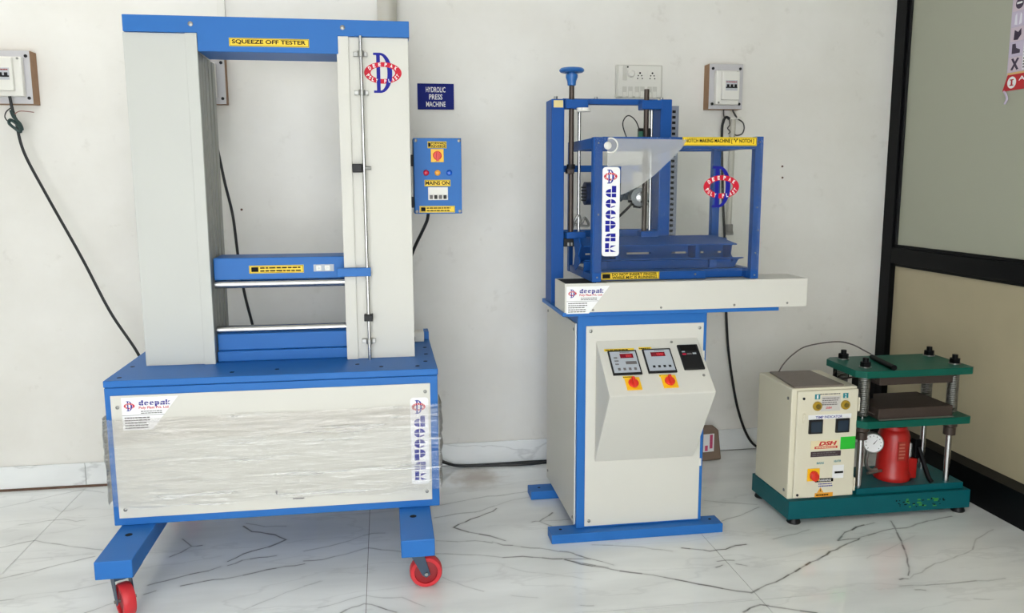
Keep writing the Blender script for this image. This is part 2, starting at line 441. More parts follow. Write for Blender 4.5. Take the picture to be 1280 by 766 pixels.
# ------------------------------------------------------------------ geometry helpers
class G:
    """collects faces in world metres; build() links them as ONE mesh object"""
    def __init__(s):
        s.v, s.f = [], []
    def add(s, vs, fs):
        k = len(s.v)
        s.v += [Vector(p) for p in vs]
        s.f += [tuple(i + k for i in f) for f in fs]
        return s
    def box(s, x0, x1, y0, y1, z0, z1):
        return s.add([(x0, y0, z0), (x1, y0, z0), (x1, y1, z0), (x0, y1, z0), (x0, y0, z1), (x1, y0, z1), (x1, y1, z1), (x0, y1, z1)],
                     [(0, 3, 2, 1), (4, 5, 6, 7), (0, 1, 5, 4), (1, 2, 6, 5), (2, 3, 7, 6), (3, 0, 4, 7)])
    def cyl(s, p, q, r, n=16, r2=None):
        p, q = Vector(p), Vector(q)
        d = (q - p).normalized()
        a = d.orthogonal().normalized()
        b = d.cross(a)
        r2 = r if r2 is None else r2
        vs, fs = [], []
        for c, rad in ((p, r), (q, r2)):
            for i in range(n):
                t = 2 * math.pi * i / n
                vs.append(c + (a * math.cos(t) + b * math.sin(t)) * rad)
        for i in range(n):
            j = (i + 1) % n
            fs.append((i, j, n + j, n + i))
        fs += [tuple(range(n - 1, -1, -1)), tuple(range(n, 2 * n))]
        return s.add(vs, fs)
    def lathe(s, prof, o, axis=(0, 0, 1), n=24, cap=True):
        o, d = Vector(o), Vector(axis).normalized()
        a = d.orthogonal().normalized()
        b = d.cross(a)
        vs, fs = [], []
        for r, h in prof:
            for i in range(n):
                t = 2 * math.pi * i / n
                vs.append(o + d * h + (a * math.cos(t) + b * math.sin(t)) * r)
        for k in range(len(prof) - 1):
            for i in range(n):
                j = (i + 1) % n
                fs.append((k * n + i, k * n + j, (k + 1) * n + j, (k + 1) * n + i))
        if cap:
            fs += [tuple(range(n - 1, -1, -1)), tuple(range((len(prof) - 1) * n, len(prof) * n))]
        return s.add(vs, fs)
    def tube(s, pts, r, n=8, closed=False):
        pts = [Vector(p) for p in pts]
        m = len(pts)
        vs, fs = [], []
        up = None
        for i, p in enumerate(pts):
            d = (pts[(i + 1) % m] - pts[i - 1]) if closed else (pts[min(i + 1, m - 1)] - pts[max(i - 1, 0)])
            d.normalize()
            if up is None:
                up = d.orthogonal().normalized()
            up = (up - d * up.dot(d)).normalized()
            b = d.cross(up)
            for k in range(n):
                t = 2 * math.pi * k / n
                vs.append(p + (up * math.cos(t) + b * math.sin(t)) * r)
        for i in range(m if closed else m - 1):
            for k in range(n):
                j = (k + 1) % n
                a0, a1 = i * n, ((i + 1) % m) * n
                fs.append((a0 + k, a0 + j, a1 + j, a1 + k))
        if not closed:
            fs += [tuple(range(n - 1, -1, -1)), tuple(range((m - 1) * n, m * n))]
        return s.add(vs, fs)
    def prism(s, poly, fr, depth):
        """poly in the (u, v) of frame fr, extruded by depth along fr's normal"""
        n = len(poly)
        vs = [fr.at(u, v, 0) for u, v in poly] + [fr.at(u, v, depth) for u, v in poly]
        fs = [tuple(range(n - 1, -1, -1)), tuple(range(n, 2 * n))] + [(i, (i + 1) % n, n + (i + 1) % n, n + i) for i in range(n)]
        return s.add(vs, fs)
    def rect(s, fr, u0, u1, v0, v1, depth=0.0006, base=0.0):
        vs = [fr.at(u, v, base + d) for d in (0, depth) for u, v in ((u0, v0), (u1, v0), (u1, v1), (u0, v1))]
        return s.add(vs, [(0, 3, 2, 1), (4, 5, 6, 7), (0, 1, 5, 4), (1, 2, 6, 5), (2, 3, 7, 6), (3, 0, 4, 7)])
    def disc(s, fr, u, v, r, depth=0.0006, n=16, base=0.0):
        return s.cyl(fr.at(u, v, base), fr.at(u, v, base + depth), r, n)
    def build(s, name, m, parent=None, bevel=0.0, smooth=False, seg=2):
        off = Vector((0, 0, 0))
        p = parent
        while p is not None:
            off += Vector(p.location)
            p = p.parent
        me = bpy.data.meshes.new(name)
        me.from_pydata([tuple(v - off) for v in s.v], [], s.f)
        bm = bmesh.new()
        bm.from_mesh(me)
        bmesh.ops.recalc_face_normals(bm, faces=bm.faces)
        bm.to_mesh(me)
        bm.free()
        if smooth:
            for poly in me.polygons:
                poly.use_smooth = True
            try:
                me.set_sharp_from_angle(angle=math.radians(40))
            except Exception:
                pass
        me.materials.append(m)
        o = bpy.data.objects.new(name, me)
        COL.objects.link(o)
        if parent is not None:
            o.parent = parent
        if bevel:
            md = o.modifiers.new('bevel', 'BEVEL')
            md.width, md.segments, md.limit_method, md.angle_limit = bevel, seg, 'ANGLE', math.radians(40)
        return o

class Fr:
    """a plane in space: origin, u (across), v (up); normal faces the viewer of the plane"""
    def __init__(s, o, u, v):
        s.o, s.u, s.v = Vector(o), Vector(u).normalized(), Vector(v).normalized()
        s.n = s.u.cross(s.v)
    def at(s, u, v, d=0.0):
        return s.o + s.u * u + s.v * v + s.n * d
def front(x, y, z):
    return Fr((x, y, z), (1, 0, 0), (0, 0, 1))

def thing(name, label, cat, loc, group=None):
    o = bpy.data.objects.new(name, None)
    o.empty_display_size = 0.1
    o.location = loc
    COL.objects.link(o)
    return tag(o, label, cat, group)
def tag(o, label, cat, group=None):
    o['label'], o['category'] = label, cat
    if group:
        o['group'] = group
    return o
def struct(o):
    o['kind'] = 'structure'
    return o
def stuff(o):
    o['kind'] = 'stuff'
    return o
def bx(name, m, parent, x0, x1, y0, y1, z0, z1, bevel=0.002):
    return G().box(x0, x1, y0, y1, z0, z1).build(name, m, parent, bevel)
def spline(pts, k=8):
    pts = [Vector(p) for p in pts]
    out = []
    for i in range(len(pts) - 1):
        p0, p1, p2, p3 = pts[max(i - 1, 0)], pts[i], pts[i + 1], pts[min(i + 2, len(pts) - 1)]
        for j in range(k):
            t = j / k
            out.append(0.5 * ((2 * p1) + (p2 - p0) * t + (2 * p0 - 5 * p1 + 4 * p2 - p3) * t * t + (3 * p1 - p0 - 3 * p2 + p3) * t ** 3))
    return out + [pts[-1]]

# ------------------------------------------------------------------ lettering
_glyph = {}
def text_geo(body, bold=0.0, shear=0.0):
    key = (body, bold, shear)
    if key in _glyph:
        return _glyph[key]
    c = bpy.data.curves.new('lettering', 'FONT')
    c.body = body
    c.size = 1.0
    c.resolution_u = 3
    c.offset = bold
    c.shear = shear
    c.align_x = 'LEFT'
    o = bpy.data.objects.new('lettering', c)
    COL.objects.link(o)
    bpy.context.view_layer.update()
    me = bpy.data.meshes.new_from_object(o)
    vs = [(v.co.x, v.co.y) for v in me.vertices]
    fs = [tuple(p.vertices) for p in me.polygons]
    bpy.data.objects.remove(o)
    bpy.data.curves.remove(c)
    bpy.data.meshes.remove(me)
    _glyph[key] = (vs, fs)
    return vs, fs
def write(g, fr, body, u0, u1, v0, v1, d=0.0009, bold=0.02, shear=0.0):
    """flat lettering fitted to a rectangle of the plane"""
    vs, fs = text_geo(body, bold, shear)
    if not vs:
        return g
    xa, xb = min(v[0] for v in vs), max(v[0] for v in vs)
    ya, yb = min(v[1] for v in vs), max(v[1] for v in vs)
    sx, sy = (u1 - u0) / max(xb - xa, 1e-6), (v1 - v0) / max(yb - ya, 1e-6)
    return g.add([fr.at(u0 + (x - xa) * sx, v0 + (y - ya) * sy, d) for x, y in vs], fs)
def fine_print(g, fr, u0, u1, v0, v1, rows, d=0.0008, seed=1):
    """rows of print too small to read"""
    r = random.Random(seed)
    h = (v1 - v0) / rows
    for i in range(rows):
        u = u0
        end = u1 - r.uniform(0, 0.2) * (u1 - u0)
        vv = v1 - (i + 1) * h + h * 0.25
        while u < end:
            w = r.uniform(0.06, 0.16) * (u1 - u0)
            g.rect(fr, u, min(u + w, end), vv, vv + h * 0.45, 0.0002, d)
            u += w + 0.02 * (u1 - u0)
    return g

def fan(g, fr, cu, cv, r, a0, a1, d, n=6, ru=1.0):
    pts = [(cu, cv)] + [(cu + ru * r * math.cos(math.radians(a0 + (a1 - a0) * i / n)), cv + r * math.sin(math.radians(a0 + (a1 - a0) * i / n))) for i in range(n + 1)]
    g.add([fr.at(u, v, d) for u, v in pts], [tuple(range(len(pts)))])
def quad(g, fr, pts, d):
    g.add([fr.at(u, v, d) for u, v in pts], [tuple(range(len(pts)))])
def stencil(g, fr, ch, u, v, w, h, d=0.0009):
    """geometric stencil letters, (u, v) the lower corner, w x h the x-height cell"""
    gp = 0.05
    def R(a, b, c, e):
        quad(g, fr, [(u + a * w, v + c * h), (u + b * w, v + c * h), (u + b * w, v + e * h), (u + a * w, v + e * h)], d)
    def Q(cx, cy, rx, ry, a0, a1):
        fan(g, fr, u + cx * w, v + cy * h, ry * h, a0, a1, d, 6, rx * w / (ry * h))
    if ch == 'd':
        Q(.5, .5 + gp, .5, .45, 90, 180); Q(.5, .5 - gp, .5, .45, 180, 270)
        R(.58, 1, 0, .45); R(.58, 1, .55, 1.35)
    elif ch == 'e':
        Q(.47, .53, .47, .47, 90, 180); Q(.53, .53, .47, .47, 0, 90); Q(.47, .47, .47, .47, 180, 270)
        quad(g, fr, [(u + .53 * w, v), (u + .95 * w, v + .2 * h), (u + .85 * w, v + .27 * h), (u + .53 * w, v + .16 * h)], d)
    elif ch == 'p':
        R(0, .42, .55, 1); R(0, .42, -.35, .45)
        Q(.5, .53, .5, .47, 0, 90); Q(.5, .47, .5, .47, 270, 360)
    elif ch == 'a':
        Q(.4, .62, .35, .38, 60, 180); R(.53, 1, .55, 1); R(.53, 1, 0, .45); R(0, .44, 0, .45)
    elif ch == 'k':
        R(0, .38, .55, 1.35); R(0, .38, 0, .45)
        quad(g, fr, [(u + .46 * w, v + .55 * h), (u + 1.05 * w, v + h), (u + .56 * w, v + h)], d)
        quad(g, fr, [(u + .46 * w, v + .45 * h), (u + 1.08 * w, v), (u + .56 * w, v)], d)
    return g

def logo(parent, fr, cu, cv, w, h, ew, eh, d=0.0008):
    """serif D threaded through an oval band of lettering; thin flat layers"""
    g = G()
    L = cu - w * 0.5
    def q(a, b, c, e):
        quad(g, fr, [(a, c), (b, c), (b, e), (a, e)], d)
    sh = h * 0.06
    q(L + w * .16, L + w * .36, cv - h / 2, cv + h / 2)
    q(L, L + w * .16, cv + h / 2 - sh, cv + h / 2); q(L, L + w * .16, cv - h / 2, cv - h / 2 + sh)
    n, x0 = 18, L + w * .36
    pts = []
    for i in range(n + 1):
        t = -math.pi / 2 + math.pi * i / n
        pts.append((fr.at(x0 + .64 * w * math.cos(t), cv + h / 2 * math.sin(t), d), fr.at(x0 + .38 * w * math.cos(t), cv + (h / 2 - sh) * math.sin(t), d)))
    g.add([p for pr in pts for p in pr], [(2 * i, 2 * i + 1, 2 * i + 3, 2 * i + 2) for i in range(n)])
    o1 = g.build('logo_letter', NAVY, parent)
    g = G()
    n = 24
    for a0, dd in ((0, d + .0003), (math.pi, d - .0003)):
        vs = []
        for i in range(n + 1):
            t = a0 + math.pi * i / n
            vs += [fr.at(cu + ew / 2 * math.cos(t), cv + eh / 2 * math.sin(t), dd), fr.at(cu + ew * .325 * math.cos(t), cv + eh * .28 * math.sin(t), dd)]
        g.add(vs, [(2 * i, 2 * i + 1, 2 * i + 3, 2 * i + 2) for i in range(n)])
    g.build('logo_oval', CRIM, parent)
    g = G()
    for word, top in (('DEEPAK', True), ('POLY PLAST', False)):
        m = len(word)
        for i, ch in enumerate(word):
            if ch == ' ':
                continue
            f = (i + .5) / m
            t = math.radians(158 - 136 * f) if top else math.radians(190 + 160 * f)
            pu, pv = cu + ew * .415 * math.cos(t), cv + eh * .39 * math.sin(t)
            tx, tv = -ew * .41 * math.sin(t), eh * .39 * math.cos(t)
            if top:
                tx, tv = -tx, -tv
            ang = math.atan2(tv, tx) * .8
            sb_ = Fr(fr.at(pu, pv), fr.u * math.cos(ang) + fr.v * math.sin(ang), fr.v * math.cos(ang) - fr.u * math.sin(ang))
            lw, lh = ew * (.065 if top else .052), eh * .165
            write(g, sb_, ch, -lw / 2, lw / 2, -lh / 2, lh / 2, d + .0007, 0.03)
    g.build('logo_lettering', PAPER, parent)
    return o1

def sub(o, parent):
    """keeps to thing > part > sub-part"""
    return o if parent.parent is None else parent

def tall_sticker(parent, fr, u0, u1, v0, v1):
    """white strip: logo on top, the name's letters stacked below it"""
    g = G()
    w, h, r = u1 - u0, v1 - v0, (u1 - u0) * .18
    poly = []
    for cx, cy, a in ((u1 - r, v1 - r, 0), (u0 + r, v1 - r, 90), (u0 + r, v0 + r, 180), (u1 - r, v0 + r, 270)):
        poly += [(cx + r * math.cos(math.radians(a + k * 30)), cy + r * math.sin(math.radians(a + k * 30))) for k in range(4)]
    g.prism(poly, fr, 0.0006)
    o = g.build('name_sticker', PAPER, parent)
    cu = (u0 + u1) / 2
    o = sub(o, parent)
    logo(o, fr, cu - w * .04, v1 - h * .105, w * .38, h * .155, w * .76, h * .088, 0.0012)
    g = G()
    for ch, base_, xh in (('d', .335, .094), ('e', .455, .098), ('e', .579, .10), ('p', .690, .094), ('a', .830, .088), ('k', .952, .075)):
        stencil(g, fr, ch, u0 + w * .19, v1 - h * base_, w * .6, h * xh, 0.001)
    g.build('name_lettering', NAVY, o)
    return o

def maker_plate(parent, fr, u0, v1, w):
    """white name plate with a slanted corner, name line and small print"""
    h = w * .62
    g = G().prism([(u0, v1 - h), (u0 + w * .52, v1 - h), (u0 + w, v1), (u0, v1)], fr, 0.0006)
    o = g.build('maker_plate', PAPER, parent)
    o = sub(o, parent)
    logo(o, fr, u0 + w * .135, v1 - w * .16, w * .1, w * .19, w * .19, w * .11, 0.0012)
    g = G()
    u = u0 + w * .3
    for ch in 'deepak':
        stencil(g, fr, ch, u, v1 - w * .155, w * .082, w * .072, 0.001)
        u += w * .095
    g.build('name_lettering', INDIGO, o)
    write(G(), fr, 'Poly Plast Pvt. Ltd', u0 + w * .3, u0 + w * .82, v1 - w * .235, v1 - w * .175, 0.001).build('company_lettering', CRIM, o)
    g = G()
    fine_print(g, fr, u0 + w * .33, u0 + w * .72, v1 - w * .32, v1 - w * .25, 2, 0.0008, 3)
    fine_print(g, fr, u0 + w * .04, u0 + w * .5, v1 - w * .6, v1 - w * .36, 5, 0.0008, 4)
    g.rect(fr, u0, u0 + w * .74, v1 - w * .34, v1 - w * .333, 0.0002, 0.0008)
    stuff(g.build('small_print', INKG, o))
    return o

def label_plate(parent, fr, u0, u1, v0, v1, lines, m=YEL, ink=None, border=True, print_rows=0, hand=False):
    o = G().rect(fr, u0, u1, v0, v1, 0.0008).build('label_plate', m, parent)
    w, h = u1 - u0, v1 - v0
    g = G()
    if border:
        e, b = h * .06, h * .07
        for r in ((u0 + e, u1 - e, v0 + e, v0 + e + b * .6), (u0 + e, u1 - e, v1 - e - b * .6, v1 - e), (u0 + e, u0 + e + b * .6, v0 + e, v1 - e), (u1 - e - b * .6, u1 - e, v0 + e, v1 - e)):
            g.rect(fr, *r, 0.0002, 0.0008)
    ua = u0 + (w * .2 if hand else w * .035)
    if hand:
        g.rect(fr, u0 + w * .04, u0 + w * .17, v0 + h * .2, v0 + h * .8, 0.0002, 0.0008)
    if lines:
        n = len(lines)
        hh = h * (.82 if n > 1 else .68) / n
        for i, t in enumerate(lines):
            vv = v1 - h * (.1 if n > 1 else .16) - (i + 1) * hh
            write(g, fr, t, ua, u1 - w * .04, vv + hh * .1, vv + hh * .97, 0.0011, 0.03)
    if print_rows:
        fine_print(g, fr, ua, u1 - w * .05, v0 + h * .12, v1 - h * .12, print_rows, 0.0009, int(abs(u0) * 1000))
    g.build('lettering', ink or INK, sub(o, parent))
    return o

def rotary_switch(parent, fr, u, v, s):
    o = G().rect(fr, u - s / 2, u + s / 2, v - s / 2, v + s / 2, 0.004).build('rotary_switch', YSW, parent, 0.001)
    g = G().lathe([(s * .34, 0.004), (s * .34, 0.009), (s * .28, 0.011)], fr.o + fr.u * u + fr.v * v, fr.n, 20)
    g.rect(fr, u - s * .09, u + s * .09, v - s * .42, v + s * .33, 0.012, 0.009)
    g.build('switch_knob', RSW, sub(o, parent), 0.001)
    return o

def screws(parent, fr, pts, r=0.006, m=STEEL, name='screw'):
    for u, v in pts:
        G().lathe([(r, 0), (r, 0.002), (r * .6, 0.0035)], fr.at(u, v), fr.n, 12).build(name, m, parent, 0, True)
# ------------------------------------------------------------------ the room
WALLP = wall_mat()
MARBLE = floor_mat()
SKIRT = floor_mat('skirting_marble', False)
GROUT = mat('dark_grout', (96, 92, 86), 0.8)
WY = 3.585
fl = struct(bx('floor', GROUT, None, -3.70, 2.40, -1.42, 3.62, -0.08, -0.0035, 0))
def tiles():
    first = {}
    xs = [-3.665, -2.47, -1.275, -0.083, 1.115, 2.31]
    ys = [-1.385, 0.415, 2.215, WY]
    for i in range(5):
        for j in range(3):
            x0, x1, y0, y1 = xs[i] + .0009, xs[i + 1] - .0009, ys[j] + .0009, ys[j + 1] - .0009
            G().box(x0, x1, y0, y1, -0.0035, 0.0).build('tile', MARBLE, fl)
tiles()
struct(bx('unseen_wall_left', WALLP, None, -3.82, -3.7, -1.42, 3.70, 0, 2.95, 0))  # unseen wall, added to keep side light off the partition
# unseen wall behind the viewer, added with an opening sized to shape the daylight
wf = G()
for x0, x1, z0, z1 in ((-3.82, -2.0, 0, 2.95), (1.05, 2.44, 0, 2.95), (-2.0, 1.05, 0, .06), (-2.0, 1.05, 2.15, 2.95)):
    wf.box(x0, x1, -1.54, -1.42, z0, z1)
struct(wf.build('unseen_wall_front', WALLP, None))
wb = struct(bx('wall_back', WALLP, None, -3.7, 2.44, WY, WY + 0.12, 0, 2.95, 0))
for x, z in ((1.815, 1.338), (1.818, 1.287), (-0.584, 1.162)):
    G().cyl((x, WY - 0.001, z), (x, WY + 0.01, z), 0.005, 10).build('plug_hole', GLUE, wb)
struct(bx('ceiling', mat('ceiling_white', (214, 212, 206), 0.7), None, -3.7, 2.44, -1.42, 3.70, 2.95, 3.05, 0))
sk = struct(bx('baseboard_back', GROUT, None, -3.66, 2.284, WY - 0.004, WY, 0.0, 0.1, 0))
for x0, x1 in ((-3.66, -2.47), (-2.468, -1.276), (-1.274, -0.084), (-0.082, 1.114), (1.116, 2.284)):
    G().box(x0, x1, WY - 0.013, WY - 0.0041, 0.004, 0.104).build('tile', SKIRT, sk, 0.0015)
G().box(-1.9, -1.19, WY - 0.019, WY - 0.0131, 0.0, 0.009).build('dirt_line', GLUE, sk)

# partition of black aluminium sections: frosted light above the rail, painted board below it
PX = 2.335
BOARD = mat('beige_painted_board', (178, 167, 138), 0.6, 0, 0.12, 4)
FROST = mat('frosted_grey_green_pane', (166, 168, 150), 0.32, 0, 0.04, 2)
wr = struct(bx('wall_right', BOARD, None, PX + 0.028, PX + 0.06, -1.42, WY - .001, 0.0, 0.935, 0))
G().box(PX + 0.022, PX + 0.028, -1.4, 3.505, 0.936, 2.9495).build('pane', FROST, wr)
G().box(PX, PX + 0.1, 3.508, WY - 0.0005, 0.0, 2.9495).build('post', BLACK, wr, 0.002)
G().box(PX + 0.001, PX + 0.075, -1.42, 3.507, 0.892, 0.964).build('rail', BLACK, wr, 0.002)
G().box(2.285, PX + 0.075, -1.42, 3.507, 0.0, 0.136).build('bottom_rail', BLACK, wr, 0.002)
G().box(PX + 0.012, PX + 0.03, -1.42, 3.505, 0.964, 0.978).build('glazing_bead', BLACK, wr, 0.001)
G().box(PX + 0.012, PX + 0.03, 3.492, 3.5075, 0.978, 2.9495).build('glazing_bead', DARK, wr, 0.001)
G().box(PX + 0.014, PX + 0.03, -1.42, 3.505, 0.878, 0.892).build('glazing_bead', BLACK, wr, 0.001)

# ------------------------------------------------------------------ machine 1: squeeze-off tester
m1 = thing('squeeze_tester', 'tall blue and grey-white squeeze testing press on red castor wheels', 'machine', (-0.356, 2.92, 0))
# legs and castors
for x0, x1 in ((-0.856, -0.751), (0.027, 0.13)):
    lg = bx('leg', BLUE, m1, x0, x1, 2.40, 3.26, 0.131, 0.187, 0.003)
    xc = (x0 + x1) / 2
    G().cyl((xc - .008, 2.585, 0.1868), (xc - .008, 2.585, 0.1876), 0.011, 16).build('bolt_hole', INK, lg)
def caster(xs, ys, cx, cy, ang):
    """swivel under (xs, ys), wheel centre at (cx, cy), axle direction ang"""
    a = Vector((math.cos(ang), math.sin(ang), 0))
    c = Vector((cx, cy, 0.0515))
    top = Vector((xs, ys, 0.122))
    g = G().box(xs - .05, xs + .05, ys - .045, ys + .05, 0.1245, 0.1305)
    g.cyl((xs, ys, 0.1246), (xs, ys, 0.108), 0.024, 20)
    dirn = Vector((c.x - top.x, c.y - top.y, 0))
    t = a.cross(Vector((0, 0, 1)))
    for s in (-1, 1):
        o0 = top + a * s * 0.0225 - Vector((0, 0, .006))
        o1 = c + a * s * 0.0225
        w0, w1 = 0.021, 0.013
        th = a * s * 0.003
        vs = [o0 - t * w0, o0 + t * w0, o1 + t * w1 - Vector((0, 0, .004)), o1 - Vector((0, 0, .014)), o1 - t * w1 - Vector((0, 0, .004))]
        g.add(vs + [v + th for v in vs], [(0, 1, 2, 3, 4), (9, 8, 7, 6, 5)] + [(i, (i + 1) % 5, 5 + (i + 1) % 5, 5 + i) for i in range(5)])
    br = [top + a * s * .0255 + t * q + Vector((0, 0, h)) for h in (-.014, -.003) for s, q in ((-1, -.022), (1, -.022), (1, .022), (-1, .022))]
    g.add(br, [(0, 3, 2, 1), (4, 5, 6, 7), (0, 1, 5, 4), (1, 2, 6, 5), (2, 3, 7, 6), (3, 0, 4, 7)])
    o = g.build('caster', FORK, m1, 0.001)
    R, W = 0.0513, 0.0175
    G().lathe([(R * .72, -W), (R * .93, -W), (R, -W * .6), (R, W * .6), (R * .93, W), (R * .72, W)], c, a, 32, False).lathe([(R * .72, -W), (R * .72, W)], c, a, 32, False).build('wheel', RED, o, 0, True)
    G().lathe([(.008, -W * .8), (R * .74, -W * .55), (R * .74, W * .55), (.008, W * .8)], c, a, 32).build('hub', REDH, o, 0, True)
    G().cyl(c - a * .031, c + a * .031, .0055, 8).build('axle_bolt', STEEL, o)
caster(-0.805, 2.462, -0.787, 2.432, math.radians(33))
caster(0.077, 2.475, 0.104, 2.472, math.radians(90))
caster(-0.805, 3.19, -0.79, 3.21, math.radians(70))
caster(0.077, 3.19, 0.09, 3.21, math.radians(110))
# base
XA, XB, YF, YB = -0.876, 0.163, 2.66, 3.24
base = bx('base_frame', BLUE, m1, XA, XB, YF, YB, 0.1875, 0.6395, 0.003)
pl = bx('top_plate', BLUE, m1, XA - .001, XB + .002, YF - .002, YB + .01, 0.641, 0.663, 0.003)
for x, y in ((-.84, 2.70), (-.5, 2.72), (-.36, 2.74), (-.02, 2.72), (.1, 2.71), (.13, 2.78), (.138, 2.9), (.14, 3.02), (-.1, 2.77), (-.845, 2.86)):
    G().cyl((x, y, .6628), (x, y, .6636), .0075, 12).build('bolt_hole', INK, pl)
fp = bx('front_panel', CREAM, m1, -0.858, 0.138, YF - .004, YF - .0002, 0.213, 0.615, 0.001)
PF = front(0, YF - .004, 0)
screws(fp, PF, ((-.838, .578), (-.838, .242), (.121, .588), (.121, .243)), .006)
maker_plate(m1, PF, -0.826, 0.608, 0.17)
tall_sticker(m1, PF, 0.071, 0.131, 0.270, 0.568)
G().rect(PF, -.372, -.366, .262, .276).build('scuff_mark', INKG, fp)
G().rect(PF, -.318, -.282, .243, .247).build('scuff_mark', INKG, fp)
bx('side_panel', CREAM, m1, XB + .0002, XB + .004, YF + .03, YB - .03, 0.215, 0.612, 0.001)
bx('side_panel', CREAM, m1, XA - .004, XA - .0002, YF + .03, YB - .03, 0.215, 0.612, 0.001)
# columns
CY, CB = 2.862, 3.14
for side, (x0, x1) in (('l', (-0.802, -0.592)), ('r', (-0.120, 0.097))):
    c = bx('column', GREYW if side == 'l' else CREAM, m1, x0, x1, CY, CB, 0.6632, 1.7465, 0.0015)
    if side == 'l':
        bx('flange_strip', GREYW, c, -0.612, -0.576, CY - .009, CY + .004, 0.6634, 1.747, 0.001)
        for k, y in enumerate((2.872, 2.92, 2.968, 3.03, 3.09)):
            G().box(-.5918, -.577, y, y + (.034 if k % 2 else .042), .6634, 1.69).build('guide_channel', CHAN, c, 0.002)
    else:
        bx('flange_strip', CREAM, c, -0.137, -0.099, CY - .009, CY + .004, 0.6634, 1.747, 0.001)
        for k, y in enumerate((2.872, 2.92, 2.968, 3.03, 3.09)):
            G().box(-.135, -.1202, y, y + (.034 if k % 2 else .042), .6634, 1.69).build('guide_channel', CHAN, c, 0.002)
        screws(c, Fr((.097, 0, 0), (0, 1, 0), (0, 0, 1)), ((2.95, 1.745), (2.95, 1.66), (2.9, .72), (3.1, 1.3)), .008)
        CF = front(0, CY, 0)
        logo(c, CF, 0.0115, 1.633, 0.062, 0.130, 0.124, 0.070)
# head beam
g = G().prism([(-.798, 1.7472), (-.574, 1.7472), (-.574, 1.690), (-.132, 1.690), (-.132, 1.7472), (.101, 1.7472), (.101, 1.799), (-.798, 1.799)], front(0, 3.034, 0), .183)
g.box(-.798, .101, 3.034, 3.15, 1.7472, 1.799)
hb = g.build('head_beam', BLUE, m1, .002)
screws(hb, front(0, CY - .011, 0), ((-.592, 1.774), (-.116, 1.774)), .008)
label_plate(m1, front(0, CY - .0112, 0), -0.476, -0.225, 1.708, 1.734, ['SQUEEZE OFF TESTER'])
# crosshead with its chrome bar, lower jaw
ch = bx('crosshead', BLUE, m1, -0.5745, -0.1355, 2.90, 3.05, 0.944, 1.019, 0.003)
label_plate(ch, front(0, 2.90, 0), -0.458, -0.276, 0.965, 0.992, None, print_rows=2, hand=True)
g = G().rect(front(0, 2.90, 0), -.243, -.174, .968, .992, .001)
g.build('switch_plate', GREYP, ch)
for u in (-.225, -.196):
    G().rect(front(0, 2.899, 0), u - .009, u + .009, .971, .989, .004).build('push_button', WHITE, ch, .001)
    G().disc(front(0, 2.895, 0), u, .98, .004, .001).build('push_button', STEEL, ch)
G().cyl((-.574, 2.912, .9285), (-.136, 2.912, .9285), .0142, 24).build('squeeze_bar', CHROME, m1, 0, True)
G().cyl((-.574, 2.905, .772), (-.136, 2.905, .772), .0142, 24).build('squeeze_bar', CHROME, m1, 0, True)
bx('lower_jaw', BLUE, m1, -.5745, -.1355, 2.90, 3.05, .70, .7572, .003)
bx('lower_jaw', BLUE, m1, -.5745, -.1355, 2.884, 3.06, .6634, .6995, .003)
bx('pointer_bracket', BLUE, m1, -.16, -.047, 2.828, 2.8525, .955, .984, .002)
# scale rod with its clamps and stops
rod = G().cyl((-.059, 2.838, .6634), (-.059, 2.838, 1.7468), .0058, 14).build('gauge_rod', CHROME, m1, 0, True)
for z in (1.69, 1.566, .728):
    bx('rod_clamp', STEEL, rod, -.084, -.038, 2.845, 2.8615, z - .007, z + .007, .001)
    G().cyl((-.059, 2.838, z - .009), (-.059, 2.838, z + .009), .011, 12).build('rod_clamp', STEEL, rod)
bx('limit_switch', DARK, rod, -.098, -.066, 2.828, 2.8615, 1.305, 1.333, .002)
G().cyl((-.055, 2.836, 1.319), (-.036, 2.836, 1.319), .006, 10).build('rod_clamp', STEEL, rod)
bx('stop_collar', DARK, rod, -.074, -.044, 2.822, 2.8615, .80, .822, .002)
# control box on the right column
cbx = bx('control_box', BLUE, m1, .113, .284, 3.0, 3.115, 1.159, 1.428, .002)
F = front(0, 3.0, 0)
screws(cbx, F, ((.121, 1.419), (.276, 1.419), (.121, 1.167), (.276, 1.167)), .006)
label_plate(cbx, F, .163, .231, 1.392, 1.416, ['FORWARD', 'REVERSE'], hand=True)
rotary_switch(cbx, F, .197, 1.366, .046)
for u, m in ((.156, LAMPR), (.197, LAMPY), (.239, LAMPB)):
    G().lathe([(.0105, 0), (.0105, .006), (.0085, .009), (.004, .0105)], F.at(u, 1.305), F.n, 16).build('indicator_lamp', m, cbx, 0, True)
label_plate(cbx, F, .150, .243, 1.257, 1.280, ['MAINS ON'])
br = G().rect(F, .162, .233, 1.208, 1.254, .006).build('circuit_breaker', WHITE, cbx, .001)
for k in range(4):
    G().rect(front(0, 2.994, 0), .167 + k * .0165, .178 + k * .0165, 1.212, 1.226, .005).build('breaker_lever', DARK if k % 2 else INKG, cbx, .001)
label_plate(cbx, F, .130, .258, 1.163, 1.187, None, print_rows=2, hand=True)
for z in (1.35, 1.20):
    G().box(.0975, .1128, 3.03, 3.06, z - .02, z + .02).build('hinge', DARK, cbx, .001)
bx('junction_box', CREAM, m1, .100, .143, 3.13, 3.19, .6634, .70, .002)
bx('plate_tab', BLUE, m1, .146, .164, 3.18, 3.25, .6634, .694, .002)
